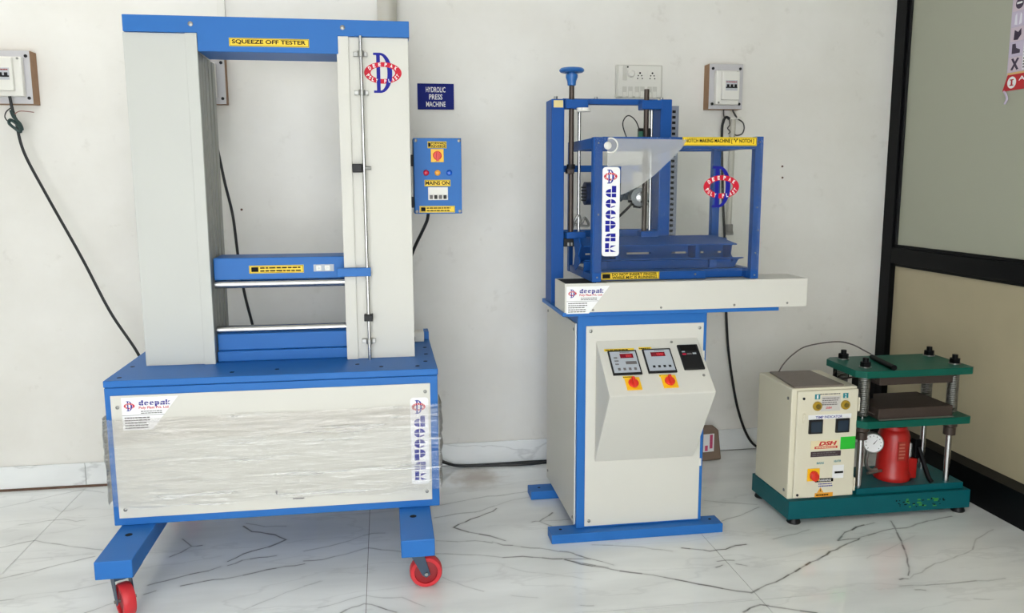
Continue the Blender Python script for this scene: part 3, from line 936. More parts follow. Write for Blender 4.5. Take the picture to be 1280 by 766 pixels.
# stretch film wound round the base
def film():
    m = clear_mat('stretch_film', 0.12, 0.05, 0.07, (0.985, 0.982, 0.975, 1), ((5.5, 3.0, 75.0), 1.0, -0.17))
    rr = random.Random(5)
    path = [(XA - .005, 2.74), (XA - .009, 2.72), (XA - .014, 2.69), (XA - .014, YF + .002), (XA - .007, YF - .013)]
    n = 64
    for i in range(1, n):
        path.append((XA + (XB - XA) * i / n, YF - .010))
    path += [(XB + .006, YF - .014), (XB + .012, YF + .004), (XB + .012, 2.70), (XB + .010, 2.78), (XB + .008, 2.86)]
    rows = 40
    vs, fs = [], []
    from mathutils import noise
    for j in range(rows + 1):
        t = j / rows
        for i, (x, y) in enumerate(path):
            s = i / (len(path) - 1)
            zt = .541 + .006 * noise.noise((s * 14, 0.3, 0)) + .004 * s
            zb = .247 + .012 * noise.noise((s * 9, 4.3, 0)) + (.02 * max(0, 1 - s * 9))
            z = zb + (zt - zb) * t
            w = noise.noise((s * 5 + 0.5 * z, z * 70 - s * 22, 1.7)) * .0024 + noise.noise((s * 16, z * 40 - s * 9, 5.1)) * .003
            edge = .5 if 4 < i < n + 4 else 1.6
            if i <= 3:
                vs.append((x - w * 1.5, y, z))
            elif i >= n + 5:
                vs.append((x + w * 1.5, y, z))
            else:
                vs.append((x, y - w * edge, z))
    W = len(path)
    for j in range(rows):
        for i in range(W - 1):
            fs.append((j * W + i, j * W + i + 1, (j + 1) * W + i + 1, (j + 1) * W + i))
    G().add(vs, fs).build('stretch_film', m, m1, 0, True)
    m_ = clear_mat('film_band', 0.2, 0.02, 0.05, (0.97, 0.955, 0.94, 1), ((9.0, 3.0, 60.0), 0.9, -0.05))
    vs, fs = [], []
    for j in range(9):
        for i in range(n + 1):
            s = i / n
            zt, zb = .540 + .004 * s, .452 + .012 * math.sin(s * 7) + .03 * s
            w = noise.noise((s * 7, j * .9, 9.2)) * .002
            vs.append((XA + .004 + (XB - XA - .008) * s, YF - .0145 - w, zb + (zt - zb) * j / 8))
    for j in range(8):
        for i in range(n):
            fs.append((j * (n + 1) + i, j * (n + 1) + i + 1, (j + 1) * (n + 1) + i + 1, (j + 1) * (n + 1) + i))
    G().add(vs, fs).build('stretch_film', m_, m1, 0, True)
film()

# ------------------------------------------------------------------ machine 2: notch making machine
m2 = thing('notching_machine', 'white control cabinet on blue feet carrying a blue caged notching unit', 'machine', (0.89, 2.97, 0))
bx('foot', BLUE, m2, .560, 1.198, 2.70, 2.778, 0.0, .034, .002)
bx('foot', BLUE, m2, .560, 1.198, 3.118, 3.20, 0.0, .034, .002)
for x, y in ((.6, 2.745), (1.165, 2.745), (.6, 3.16)):
    G().cyl((x, y, .0338), (x, y, .0346), .006, 10).build('bolt_hole', INK, m2)
bx('cabinet_frame', BLUE, m2, .657, 1.129, 2.742, 3.262, .0342, .8118, .003)
cp = bx('front_panel', CREAM, m2, .687, 1.116, 2.738, 2.7418, .042, .775, .001)
F2 = front(0, 2.738, 0)
screws(cp, F2, ((.703, .757), (.703, .062), (1.10, .757)), .006)
sp = bx('side_panel', CREAM, m2, .6515, .6568, 2.756, 3.258, .045, .782, .001)
SL = Fr((.6515, 0, 0), (0, -1, 0), (0, 0, 1))
screws(sp, SL, ((-2.775, .76), (-2.775, .065), (-3.23, .755), (-3.23, .08)), .006)
bx('side_panel', CREAM, m2, 1.1292, 1.1345, 2.765, 3.25, .06, .775, .001)
for z in (.66, .26):
    bx('hinge', WHITE, m2, 1.1118, 1.121, 2.734, 2.7378, z - .014, z + .014, .001)
# sloping control hood
def hood():
    xl, xr, zt, ze, zb, yf, ye = .722, 1.092, .722, .570, .282, 2.7378, 2.552
    g = G().add([(xl, yf, zt), (xl, ye, ze), (xl, yf, zb), (xr, yf, zt), (xr, ye, ze), (xr, yf, zb)],
                [(0, 1, 2), (5, 4, 3), (0, 3, 4, 1), (1, 4, 5, 2), (2, 5, 3, 0)])
    h = g.build('control_hood', CREAM, m2, .003)
    tl, bl = Vector((xl, yf, zt)), Vector((xl, ye, ze))
    L = (tl - bl).length
    W = xr - xl
    fr = Fr(bl, (1, 0, 0), tl - bl)
    def U(u): return u * W
    def Vv(v): return (1 - v) * L
    for i, (u0, u1, v0, v1) in enumerate(((.08, .355, .21, .645), (.415, .69, .20, .635))):
        o = G().rect(fr, U(u0), U(u1), Vv(v1), Vv(v0), .006).build('panel_meter', DARK, m2, .001)
        f2 = Fr(fr.at(0, 0, .006), fr.u, fr.v)
        w, hh = U(u1) - U(u0), Vv(v0) - Vv(v1)
        A, B = U(u0), Vv(v1)
        G().rect(f2, A + .05 * w, A + .95 * w, B + .07 * hh, B + .94 * hh, .0005).build('meter_face', GREYP, o)
        f3 = Fr(fr.at(0, 0, .0066), fr.u, fr.v)
        a0 = (.38, .84) if i == 0 else (.25, .75)
        G().rect(f3, A + a0[0] * w, A + a0[1] * w, B + .66 * hh, B + .84 * hh, .0004).build('meter_window', REDSCR, o)
        g = G()
        write(g, f3, '0000', A + (a0[0] + .2) * w, A + (a0[1] - .06) * w, B + .70 * hh, B + .80 * hh, .0007)
        g.build('meter_digits', mat('led_red', (230, 40, 50), .4), o)
        g = G()
        for k in range(4):
            if i:
                g.rect(f3, A + (.2 + k * .185) * w, A + (.29 + k * .185) * w, B + .2 * hh, B + .29 * hh, .0005)
            else:
                g.rect(f3, A + (.2 + k * .185) * w, A + (.29 + k * .185) * w, B + .16 * hh, B + .26 * hh, .0005)
        stuff(g.build('meter_keys', DARK if i else INKG, o))
        g = G()
        if i == 0:
            g.rect(f3, A + .52 * w, A + .9 * w, B + .4 * hh, B + .52 * hh, .0004)
            fine_print(g, f3, A + .15 * w, A + .3 * w, B + .35 * hh, B + .75 * hh, 3, .0004, 2)
        fine_print(g, f3, A + .4 * w, A + .8 * w, B + .87 * hh, B + .93 * hh, 1, .0004, 5)
        stuff(g.build('meter_print', INKG, o))
        label_plate(m2, fr, U(u0 - .025), U((u1 - .01) if i == 0 else (u0 + .10)), Vv(v0 - .005), Vv(v0 - .05), None, border=False, print_rows=1)
    o = G().rect(fr, U(.765), U(.965), Vv(.60), Vv(.15), .008).build('speed_drive', DARK, m2, .002)
    f2 = Fr(fr.at(0, 0, .008), fr.u, fr.v)
    G().rect(f2, U(.785), U(.945), Vv(.27), Vv(.17), .0006).build('drive_window', INK, o)
    g = G().rect(f2, U(.79), U(.82), Vv(.295), Vv(.275), .0006).rect(f2, U(.89), U(.925), Vv(.335), Vv(.31), .0006)
    g.build('drive_keys', GREYP, o)
    G().rect(f2, U(.79), U(.825), Vv(.345), Vv(.315), .0006).build('drive_keys', LAMPR, o)
    G().rect(f2, U(.835), U(.88), Vv(.34), Vv(.315), .0006).build('drive_keys', INKG, o)
    rotary_switch(m2, fr, U(.245), Vv(.80), .052)
    rotary_switch(m2, fr, U(.59), Vv(.79), .052)
    for u, w_ in ((.165, .1), (.51, .1)):
        label_plate(m2, fr, U(u), U(u + w_), Vv(.70), Vv(.66), None, border=False, print_rows=1)
    screws(h, fr, ((U(.73), Vv(.07)), (U(.935), Vv(.70))), .005)
hood()
# blue bed plate and white trough box on it
bx('bed_plate', BLUE, m2, .600, 1.392, 2.726, 3.10, .8122, .826, .002)
tb = G()
tb.box(.606, 1.495, 2.722, 2.726, .8262, .927).box(.606, 1.495, 2.881, 2.885, .8262, .927).box(.606, .610, 2.726, 2.881, .8262, .927).box(1.491, 1.495, 2.726, 2.881, .8262, .927)
tb.box(.610, 1.491, 2.726, 2.881, .8262, .832)
trough = tb.build('trough_box', CREAM, m2, .0008)
bx('trough_lid', CREAM, trough, .76, 1.4905, 2.7262, 2.8808, .921, .9262, .001)
F3 = front(0, 2.722, 0)
maker_plate(m2, F3, .612, .917, .152)
bx('trough_shade', RUBBER, trough, .6105, .757, 2.876, 2.8808, .84, .9255, 0)  # dark strip painting in the shade inside the open trough end
screws(trough, F3, ((.706, .834), (.95, .836), (1.22, .838), (1.42, .84)), .004)
# rear frame
rear = []
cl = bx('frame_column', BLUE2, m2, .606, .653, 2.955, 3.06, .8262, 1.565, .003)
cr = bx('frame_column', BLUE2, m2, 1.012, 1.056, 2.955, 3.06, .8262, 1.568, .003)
G().rect(front(0, 2.955, 0), .613, .648, 1.535, 1.56, .0008).build('label_plate', mat('pale_label', (225, 205, 140), .5), cl)
bx('crossbar', BLUE2, m2, .6532, 1.0118, 2.985, 3.02, 1.55, 1.570, .002)
bx('crossbar', BLUE2, m2, .6532, 1.0118, 3.0, 3.03, 1.307, 1.331, .002)
bx('crossbar', BLUE2, m2, .6532, 1.0118, 2.98, 3.03, 1.066, 1.094, .002)
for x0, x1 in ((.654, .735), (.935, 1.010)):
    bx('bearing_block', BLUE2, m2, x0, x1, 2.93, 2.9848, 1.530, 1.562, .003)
    bx('bearing_block', BLUE2, m2, x0 + .004, x1 - .004, 2.93, 2.9795, 1.066, 1.090, .003)
    bx('nut_block', SCREWB, m2, x0 + .008, x0 + .034, 2.94, 2.98, 1.30, 1.318, .003)
for x, zt in ((.678, 1.618), (.957, 1.602)):
    G().cyl((x, 2.952, 1.075), (x, 2.952, zt), .0095, 14).build('lead_screw', SCREWB, m2, 0, True)
    G().cyl((x, 2.955, 1.318), (x, 2.955, 1.334), .016, 10).build('nut_block', DARK, m2)
for x in (.712, .984):
    G().cyl((x, 2.972, 1.09), (x, 2.972, 1.53), .006, 12).build('guide_rod', CHROME, m2, 0, True)
G().lathe([(.004, 0), (.026, 0), (.026, .012), (.004, .012)], (.716, 2.925, 1.519), (0, 0, 1), 20).build('bearing_cap', WHITE, m2, 0, True)
bx('sensor', DARK, m2, .935, .983, 2.966, 2.984, 1.41, 1.465, .002)
bx('sensor', GREENC, m2, .929, .944, 2.945, 2.965, 1.418, 1.452, .002)
G().tube(spline([(.898, 2.96, 1.403), (.873, 2.962, 1.47), (.880, 2.965, 1.50), (.898, 2.965, 1.509), (.922, 2.965, 1.490), (.936, 2.96, 1.455)]), .0022, 6).build('sensor_wire', RUBBER, m2, 0, True)
G().tube(spline([(.898, 2.96, 1.403), (.912, 2.95, 1.398), (.93, 2.95, 1.418)]), .002, 6).build('sensor_wire', GREENC, m2, 0, True)
for x in (.63, .78, 1.03):
    G().cyl((x, 3.0, 1.565), (x, 3.0, 1.578), .007, 8).build('bolt', STEEL, m2)
# hand wheel
hw = G().lathe([(.0095, -.052), (.0150, -.050), (.0160, -.036), (.0215, -.022), (.0215, -.012), (.012, -.010), (.012, .004)], (.678, 2.952, 1.662), (0, 0, 1), 24).build('hand_wheel', BLUED, m2, 0, True)
tor = [(.033 + .012 * math.cos(t), .0085 * math.sin(t)) for t in [2 * math.pi * k / 12 for k in range(13)]]
G().lathe(tor, (.678, 2.952, 1.664), (0, 0, 1), 32, False).build('rim', BLUED, hw, 0, True)
for k in range(3):
    a = k * 2.094 + .4
    G().cyl((.678, 2.952, 1.662), (.678 + .032 * math.cos(a), 2.952 + .032 * math.sin(a), 1.664), .005, 8).build('spoke', BLUED, hw)
# slotted wiring duct on the right column
dt = bx('slotted_duct', DUCT, m2, 1.0562, 1.083, 2.957, 3.05, .93, 1.545, .001)
g = G()
for k in range(30):
    z = .945 + k * .0198
    g.box(1.0575, 1.0705, 2.9562, 2.98, z, z + .0095)
stuff(g.build('duct_slot', INK, dt))
# motor and cutter carriage
mo = G().lathe([(.02, 0), (.034, .006), (.036, .02), (.036, .12), (.03, .126), (.03, .165), (.02, .17)], (.772, 3.04, 1.232), (1, 0, 0), 20).build('motor', MOTOR, m2, 0, True)
G().lathe([(.03, 0), (.043, .004), (.043, .03), (.03, .034)], (.745, 3.035, 1.228), (1, 0, 0), 20).build('motor_fan_cover', MOTORD, mo, 0, True)
for k in range(5):
    G().box(.7445, .7458, 3.0, 3.07, 1.20 + k * .012, 1.205 + k * .012).build('cooling_slot', INK, mo)
G().lathe([(.012, -.02), (.030, -.02), (.034, -.014), (.034, .03), (.02, .03)], (.945, 3.0, 1.214), (0, -1, 0), 24).build('gear_case', mat('cast_aluminium', (146, 150, 152), .4, .5, .15, 60), mo, 0, True)
G().lathe([(.004, 0), (.018, 0), (.020, .006), (.012, .010)], (.948, 2.969, 1.214), (0, -1, 0), 20).build('gear_cap', CHROME, mo, 0, True)
g = G()
for k in range(7):
    a = math.radians(205 + k * 22)
    c = Vector((.945 + .037 * math.cos(a), 2.985, 1.214 + .037 * math.sin(a)))
    g.box(c.x - .0045, c.x + .0045, 2.972, 2.998, c.z - .0045, c.z + .0045)
g.build('cutter_teeth', INK, mo)
bx('motor_bracket', BLUE2, mo, .80, .93, 3.02, 3.06, 1.265, 1.3065, .002)
G().tube(spline([(.83, 2.99, 1.10), (.862, 2.985, 1.135), (.90, 2.985, 1.17), (.925, 2.99, 1.195)]), .0048, 8).build('motor_cable', RUBBER, mo, 0, True)
G().tube(spline([(.69, 2.98, 1.10), (.70, 2.975, 1.13), (.712, 2.97, 1.15), (.722, 2.965, 1.12), (.735, 2.97, 1.14), (.75, 2.975, 1.11), (.70, 2.98, 1.115)]), .005, 8).build('drive_chain', STEEL, mo, 0, True)
G().box(.655, .76, 2.96, 3.02, 1.035, 1.0655).build('chain_carrier', DARK, m2, .002)
G().box(.76, 1.01, 2.96, 3.02, 1.035, 1.0655).build('chain_carrier', SCREWB, m2, .002)
g = G()
for k in range(22):
    g.box(.668 + k * .0125, .674 + k * .0125, 2.957, 2.96, 1.038, 1.05)
stuff(g.build('chain_link', STEEL, m2))
bx('spindle_nut', DARK, m2, .93, 1.0, 2.94, 2.9595, 1.036, 1.064, .003)
# pipe cradle: two long angles one over the other
g = G()
g.add([(.690, 2.945, 1.072), (1.232, 2.945, 1.072), (1.276, 2.842, 1.046), (.700, 2.842, 1.046), (.690, 2.945, 1.067), (1.232, 2.945, 1.067), (1.276, 2.842, 1.041), (.700, 2.842, 1.041)],
      [(0, 1, 2, 3), (7, 6, 5, 4), (0, 4, 5, 1), (1, 5, 6, 2), (2, 6, 7, 3), (3, 7, 4, 0)])
cradle = g.build('pipe_cradle', BLUE2, m2, .001)
def slab(name, pts, thick):
    """thin plate over a quad, thickened along its normal"""
    p = [Vector(q) for q in pts]
    n = (p[1] - p[0]).cross(p[3] - p[0]).normalized() * thick
    return G().add(p + [q + n for q in p], [(0, 3, 2, 1), (4, 5, 6, 7), (0, 1, 5, 4), (1, 2, 6, 5), (2, 3, 7, 6), (3, 0, 4, 7)]).build(name, BLUE2, cradle, .0006)
# upper web set well back under the top plate, with long slots through which the wall shows
WYB = 2.928
slab('web', [(.70, WYB, 1.0125), (1.272, WYB, 1.0125), (1.272, WYB, 1.062), (.70, WYB, 1.062)], .003)
slab('web', [(.70, WYB, .978), (1.285, WYB, .978), (1.285, WYB, 1.0055), (.70, WYB, 1.0055)], .003)
for x0, x1 in ((.70, .727), (.745, .884), (.976, 1.057), (1.113, 1.170), (1.182, 1.216), (1.254, 1.282)):
    slab('web', [(x0, WYB, 1.005), (x1, WYB, 1.005), (x1, WYB, 1.013), (x0, WYB, 1.013)], .003)
slab('lip', [(.702, 2.926, .978), (1.285, 2.926, .978), (1.291, 2.815, .999), (.702, 2.815, .999)], .004)
slab('lower_web', [(.705, 2.862, .935), (1.262, 2.862, .935), (1.287, 2.850, .990), (.702, 2.850, .990)], .003)
for x in (.826, 1.126):
    bx('rib', BLUE2, cradle, x - .007, x + .007, 2.846, 2.924, .994, 1.043, .001)
for x in (.772, 1.182):
    bx('rib', BLUE2, cradle, x - .013, x + .013, 2.8325, 2.849, .9605, .990, .001)
g = G().prism([(0, 0), (.03, .0), (.105, .035), (.08, .06), (.115, .095), (.09, .118), (.0, .115), (.03, .06)], Fr((.69, 2.945, .952), (0, -1, 0), (0, 0, 1)), .004)
g.build('end_plate', BLUE2, cradle, .001)
g = G().prism([(0, 0), (.03, .0), (.115, .035), (.085, .055), (.095, .092), (.0, .112)], Fr((1.262, 2.945, .952), (0, -1, 0), (0, 0, 1)), .004)
g.build('end_plate', BLUE2, cradle, .001)
# cage of square tube
YC = 2.735
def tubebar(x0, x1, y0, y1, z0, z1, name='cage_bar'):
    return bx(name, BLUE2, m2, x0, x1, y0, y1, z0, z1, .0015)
pfl = tubebar(.705, .737, YC, YC + .03, .9285, 1.42, 'cage_post')
pfr = tubebar(1.283, 1.312, YC, YC + .03, .9285, 1.424, 'cage_post')
tubebar(.703, .719, 3.09, 3.12, .9285, 1.42, 'cage_post')
tubebar(1.270, 1.30, 3.07, 3.10, .9285, 1.42, 'cage_post')
tubebar(.7372, 1.2828, YC, YC + .025, 1.381, 1.421)
tubebar(.705, .735, YC + .0302, 3.0898, 1.383, 1.418)
tubebar(1.283, 1.312, YC + .0302, 3.0698, 1.386, 1.422)
tubebar(.705, .735, YC + .0302, 3.0898, .9285, .955)
tubebar(1.283, 1.308, YC + .0302, 3.0698, .9285, .962)
tubebar(.7192, 1.2698, 3.085, 3.11, 1.386, 1.418)
tubebar(.7372, 1.2828, 2.802, 2.832, .9285, .960)
lb = tubebar(.7372, 1.13, 2.77, 2.80, .9285, .958)
screws(pfr, front(0, YC, 0), ((1.297, .942), (1.297, 1.02), (1.304, 1.10), (1.297, 1.18), (1.297, 1.405)), .003)
screws(pfl, front(0, YC, 0), ((.722, .945), (.724, 1.16), (.722, 1.40)), .003)
screws(lb, front(0, 2.77, 0), ((1.09, .945),), .004)
label_plate(m2, front(0, 2.7695, 0), .742, .957, .9315, .9575, ['DO NOT INSERT FINGER', 'WHILE M/C IS RUNNING'], hand=True)
# acrylic front of the cage, its stickers, and a whitish patch painting in its glare
acr_m = clear_mat('clear_acrylic', 0.02, 0.0, 0.01, (0.97, 0.98, 0.98, 1), None, 1.3)
acr = bx('acrylic_sheet', acr_m, m2, .71, 1.306, YC - .004, YC - .0006, .96, 1.419, 0)
FA = front(0, YC - .0046, 0)
tall_sticker(m2, FA, .736, .797, 1.018, 1.320)
logo(m2, FA, 1.160, 1.252, .066, .142, .130, .080)
label_plate(m2, FA, 1.016, 1.284, 1.392, 1.421, ['NOTCH MAKING MACHINE [ "V" NOTCH ]'])
fm = clear_mat('acrylic_glare', 0.25, 0.05, 0.36, (0.97, 0.98, 1, 1), None, 1.35)
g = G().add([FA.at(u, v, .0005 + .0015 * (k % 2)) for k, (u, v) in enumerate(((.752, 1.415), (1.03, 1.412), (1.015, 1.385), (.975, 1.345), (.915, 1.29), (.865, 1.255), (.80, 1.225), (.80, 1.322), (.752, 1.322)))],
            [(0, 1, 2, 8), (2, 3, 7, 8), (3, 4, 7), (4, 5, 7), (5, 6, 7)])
g.build('acrylic_glare', fm, m2)
ring = [FA.at(.762 + .024 * math.cos(t), 1.392 + .024 * math.sin(t), .003) for t in [math.radians(-120 + 12 * k) for k in range(20)]]
G().tube(ring, .0028, 6).build('cable_loop', WHITE, m2, 0, True)
G().lathe([(.013, 0), (.013, .004), (.008, .008)], FA.at(.752, 1.391, .001), FA.n, 16).build('knob', WHITE, m2, 0, True)
# ------------------------------------------------------------------ machine 3: small hydraulic hot press
m3 = thing('hydraulic_press', 'small teal hot press with ivory control box and red bottle jack', 'machine', (1.835, 2.87, 0))
bx('base', TEAL, m3, 1.463, 2.212, 2.72, 3.03, .020, .0915, .002)
for x, y in ((1.497, 2.742), (2.18, 2.742), (1.49, 3.0), (2.18, 3.0)):
    G().lathe([(.024, 0), (.026, .004), (.02, .0199)], (x, y, 0), (0, 0, 1), 20).build('rubber_foot', DARK, m3, 0, True)
g = G()
for k in range(16):
    a = rnd.uniform(1.93, 2.06)
    w = rnd.uniform(.006, .018)
    z = rnd.uniform(.035, .065)
    g.rect(front(0, 2.72, 0), a, a + w, z, z + rnd.uniform(.003, .009), .0003 + k * .00001)
g.build('paint_smudge', mat('green_paint', (52, 138, 52), .5), m3)
g = G()
for k in range(22):
    a = rnd.uniform(1.89, 2.10)
    z = rnd.uniform(.035, .065)
    g.rect(front(0, 2.72, 0), a, a + rnd.uniform(.004, .012), z, z + rnd.uniform(.002, .006), .0006 + k * .00001)
g.build('paint_smudge', INK, m3)
# control box
xl, xr, yf, yb, z0, z1 = 1.466, 1.726, 2.742, 3.012, .0918, .517
pc = bx('control_cabinet', IVORY, m3, xl, xr, yf, yb, z0, z1, .004)
bx('cabinet_door', IVORY, m3, xl + .018, xr - .002, yf - .012, yf - .0004, z0 + .006, z1 - .008, .003)
W, H = xr - xl, z1 - z0
FP = front(0, yf - .012, 0)
def U(u): return xl + u * W
def Vv(v): return z1 - v * H
screws(m3, FP, ((U(.16), Vv(.085)), (U(.13), Vv(.955))), .005, DARK)
SP = Fr((xl, 0, 0), (0, -1, 0), (0, 0, 1))
screws(m3, SP, ((-2.768, .475), (-2.768, .12)), .006)
for v0, v1 in ((.10, .22), (.83, .95)):
    bx('hinge', IVORY, m3, xr + .0002, xr + .008, yf - .010, yf + .006, Vv(v1), Vv(v0), .001)
o = G().rect(FP, U(.425), U(.72), Vv(.205), Vv(.07), .0006).build('info_sticker', mat('silver_sticker', (206, 202, 196), .45), m3)
g = G()
fine_print(g, FP, U(.44), U(.71), Vv(.155), Vv(.08), 4, .0008, 8)
fine_print(g, FP, U(.40), U(.74), Vv(.062), Vv(.042), 1, .0004, 9)
stuff(g.build('small_print', INKG, o))
write(G(), FP, 'DSH', U(.50), U(.59), Vv(.185), Vv(.165), .001, .03, .2).build('lettering', CRIM, o)
for u, t in ((.365, '1'), (.795, '2')):
    o = G().rect(FP, U(u - .04), U(u + .04), Vv(.095), Vv(.05), .0006).build('number_tag', CYAN, m3)
    write(G(), FP, t, U(u - .012), U(u + .012), Vv(.09), Vv(.056), .001, .02).build('lettering', PAPER, o)
for u in (.365, .795):
    G().lathe([(.0175, 0), (.0175, .006), (.015, .009)], FP.at(U(u), Vv(.155)), FP.n, 20).build('push_button', OLIVE, m3, 0, True)
    G().lathe([(.009, .009), (.009, .012)], FP.at(U(u), Vv(.155)), FP.n, 16).build('button_insert', mat('olive_dark', (110, 92, 34), .4), m3, 0, True)
o = G().rect(FP, U(.24), U(.90), Vv(.275), Vv(.235), .0005).build('text_strip', PAPER, m3)
write(G(), FP, 'TEMP INDICATOR', U(.35), U(.76), Vv(.268), Vv(.245), .0008).build('lettering', NAVY, o)
for u0 in (.25, .66):
    o = G().rect(FP, U(u0), U(u0 + .205), Vv(.40), Vv(.275), .008).build('temperature_display', DARK, m3, .001)
    G().rect(front(0, yf - .020, 0), U(u0 + .025), U(u0 + .18), Vv(.385), Vv(.292), .0006).build('display_screen', SCREEN, o)
G().box(U(.155), U(.19), yf - .02, yf - .0122, Vv(.30), Vv(.215)).build('door_latch', IVORY, m3, .002)
o = G().rect(FP, U(.30), U(.735), Vv(.545), Vv(.468), .0006).build('maker_sticker', mat('cream_sticker', (236, 222, 180), .5), m3)
write(G(), FP, 'DSH', U(.42), U(.70), Vv(.515), Vv(.476), .001, .05, .25).build('lettering', mat('sign_red', (200, 32, 36), .5), o)
g = G().rect(FP, U(.36), U(.71), Vv(.542), Vv(.521), .0003, .0007)
g.build('red_band', mat('sign_red', (200, 32, 36), .5), o)
fine_print(G(), FP, U(.38), U(.70), Vv(.54), Vv(.523), 1, .0011, 3).build('band_print', mat('cream_sticker', (236, 222, 180), .5), o)
o = G().rect(FP, U(.305), U(.77), Vv(.615), Vv(.566), .0006).build('dark_strip', mat('dark_plum', (66, 46, 52), .5), m3)
fine_print(G(), FP, U(.33), U(.75), Vv(.61), Vv(.572), 2, .0008, 6).build('band_print', INKG, o)
G().rect(FP, U(.755), U(.985), Vv(.558), Vv(.445), .001).build('green_sticker', GREEN, m3)
rotary_switch(m3, FP, U(.36), Vv(.775), .048)
G().lathe([(.016, .004), (.016, .018), (.012, .02)], FP.at(U(.36), Vv(.785)), FP.n, 16).build('switch_knob', RSW, m3, 0, True)
for u, v, t in ((.46, .675, 'MAINS'), (.725, .665, 'HEATER')):
    write(G(), FP, t, U(u - .055), U(u + .055), Vv(v + .008), Vv(v - .012), .0006, .03).build('lettering', CYAN, m3)
o = G().rect(FP, U(.655), U(.83), Vv(.82), Vv(.70), .0006).build('breaker_window', PAPER, m3)
G().rect(FP, U(.69), U(.82), Vv(.775), Vv(.757), .002).build('breaker_lever', INK, o)
o = G().rect(FP, U(.395), U(.675), Vv(.848), Vv(.815), .0006).build('dark_strip', INK, m3)
write(G(), FP, 'WARNING', U(.44), U(.64), Vv(.842), Vv(.822), .0009).build('lettering', PAPER, o)
g = G()
fine_print(g, FP, U(.45), U(.67), Vv(.895), Vv(.855), 2, .0004, 7)
g.build('small_print', NAVY, m3)
g = G().prism([(U(.435), Vv(.945)), (U(.535), Vv(.945)), (U(.485), Vv(.895))], FP, .0006)
o = g.build('warning_triangle', ORANGE, m3)
G().prism([(U(.478), Vv(.922)), (U(.485), Vv(.938)), (U(.492), Vv(.922)), (U(.485), Vv(.906))], FP, .001).build('warning_mark', INK, o)
o = G().rect(FP, U(.40), U(.68), Vv(.985), Vv(.947), .0006).build('warning_plate', ORANGE, m3)
fine_print(G(), FP, U(.42), U(.66), Vv(.98), Vv(.952), 1, .0008, 2).build('small_print', INK, o)
# press frame
bx('press_bed', TEAL, m3, 1.745, 2.192, 2.738, 2.955, .0918, .117, .002)
cols = ((1.765, 2.762), (2.133, 2.762), (1.765, 2.912), (2.133, 2.912))
for x, y in cols:
    G().cyl((x, y, .1172), (x, y, .56), .0115, 16).build('guide_column', CHROME, m3, 0, True)
    G().lathe([(.022, 0), (.022, .03), (.026, .034), (.026, .056)], (x, y, .305), (0, 0, 1), 16).build('guide_bush', RUST, m3, 0, True)
    pts = []
    for k in range(22 * 12 + 1):
        t = 2 * math.pi * k / 12
        pts.append((x + .0185 * math.cos(t), y + .0185 * math.sin(t), .395 + .158 * k / (22 * 12)))
    G().tube(pts, .0031, 5).build('coil_spring', STEEL, m3, 0, True)
mp_ = G().add([], [])
def plate(name, m, x0, x1, y0, y1, z0, z1, c):
    """thick plate with clipped corners"""
    poly = [(x0 + c, y0), (x1 - c * .4, y0), (x1, y0 + c * .4), (x1, y1 - c), (x1 - c, y1), (x0 + c, y1), (x0, y1 - c), (x0, y0 + c)]
    return G().prism(poly, Fr((0, 0, z0), (1, 0, 0), (0, 1, 0)), z1 - z0).build(name, m, m3, .002)
plate('moving_plate', TEALD, 1.722, 2.178, 2.70, 2.955, .362, .389, .025)
tp = plate('top_plate', TEALD, 1.70, 2.168, 2.692, 2.952, .556, .582, .03)
for x, y in cols:
    G().cyl((x, y, .5825), (x, y, .586), .022, 16).build('washer', STEEL, m3)
    G().cyl((x, y, .586), (x, y, .603), .0195, 6).build('nut', BLACK, m3)
    G().cyl((x, y, .603), (x, y, .618), .0105, 10).build('stud_end', BLACK, m3)
bx('upper_platen', PLATEN, m3, 1.80, 2.10, 2.72, 2.93, .52, .5558, .003)
bx('lower_platen', PLATEN, m3, 1.80, 2.105, 2.715, 2.93, .3895, .432, .003)
bx('platen_edge', STEEL, m3, 1.80, 2.105, 2.706, 2.7145, .3895, .394, .001)
for z in (.405, .537):
    for k in range(3):
        y = 2.74 + k * .05
        G().tube(spline([(2.105, y, z), (2.14, y + .01, z + .006), (2.16, y + .05, z), (2.15, 2.93, z - .01)]), .003, 6).build('heater_lead', RUST, m3, 0, True)
        G().tube(spline([(1.80, y, z), (1.772, y + .02, z + .01), (1.745, y + .09, z - .01), (1.735, 2.93, z - .05)]), .003, 6).build('heater_lead', RUST, m3, 0, True)
bx('clamp_block', BLACK, m3, 1.81, 1.87, 2.86, 2.92, .432, .5195, .003)
# bottle jack, gauge, pump lever
jx, jy = 1.948, 2.83
jk = G().lathe([(.066, .0), (.068, .004), (.068, .022), (.060, .034), (.058, .09), (.058, .175), (.052, .194), (.046, .20), (.046, .214), (.03, .218), (.03, .244)], (jx, jy, .1175), (0, 0, 1), 28).build('bottle_jack', JACK, m3, 0, True)
bx('pump_housing', JACK, jk, jx + .035, jx + .088, jy - .03, jy + .03, .1178, .20, .006)
G().cyl((jx + .072, jy, .20), (jx + .072, jy, .255), .012, 12).build('pump_piston', STEEL, jk)
lf = Fr((jx - .003, jy - .0585, .25), (1, 0, 0), (0, 0, 1))
G().rect(lf, -.016, .016, -.045, .03, .001).build('jack_label', mat('jack_label', (160, 44, 34), .5), jk)
fine_print(G(), lf, -.012, .014, -.04, .026, 5, .0014, 12).build('small_print', mat('label_cream', (190, 110, 90), .5), jk)
G().cyl((jx, jy, .3615), (jx, jy, .33), .026, 16).build('jack_ram', STEEL, jk)
gc = Vector((1.842, 2.80, .272))
gd = Vector((-.35, -1, .1)).normalized()
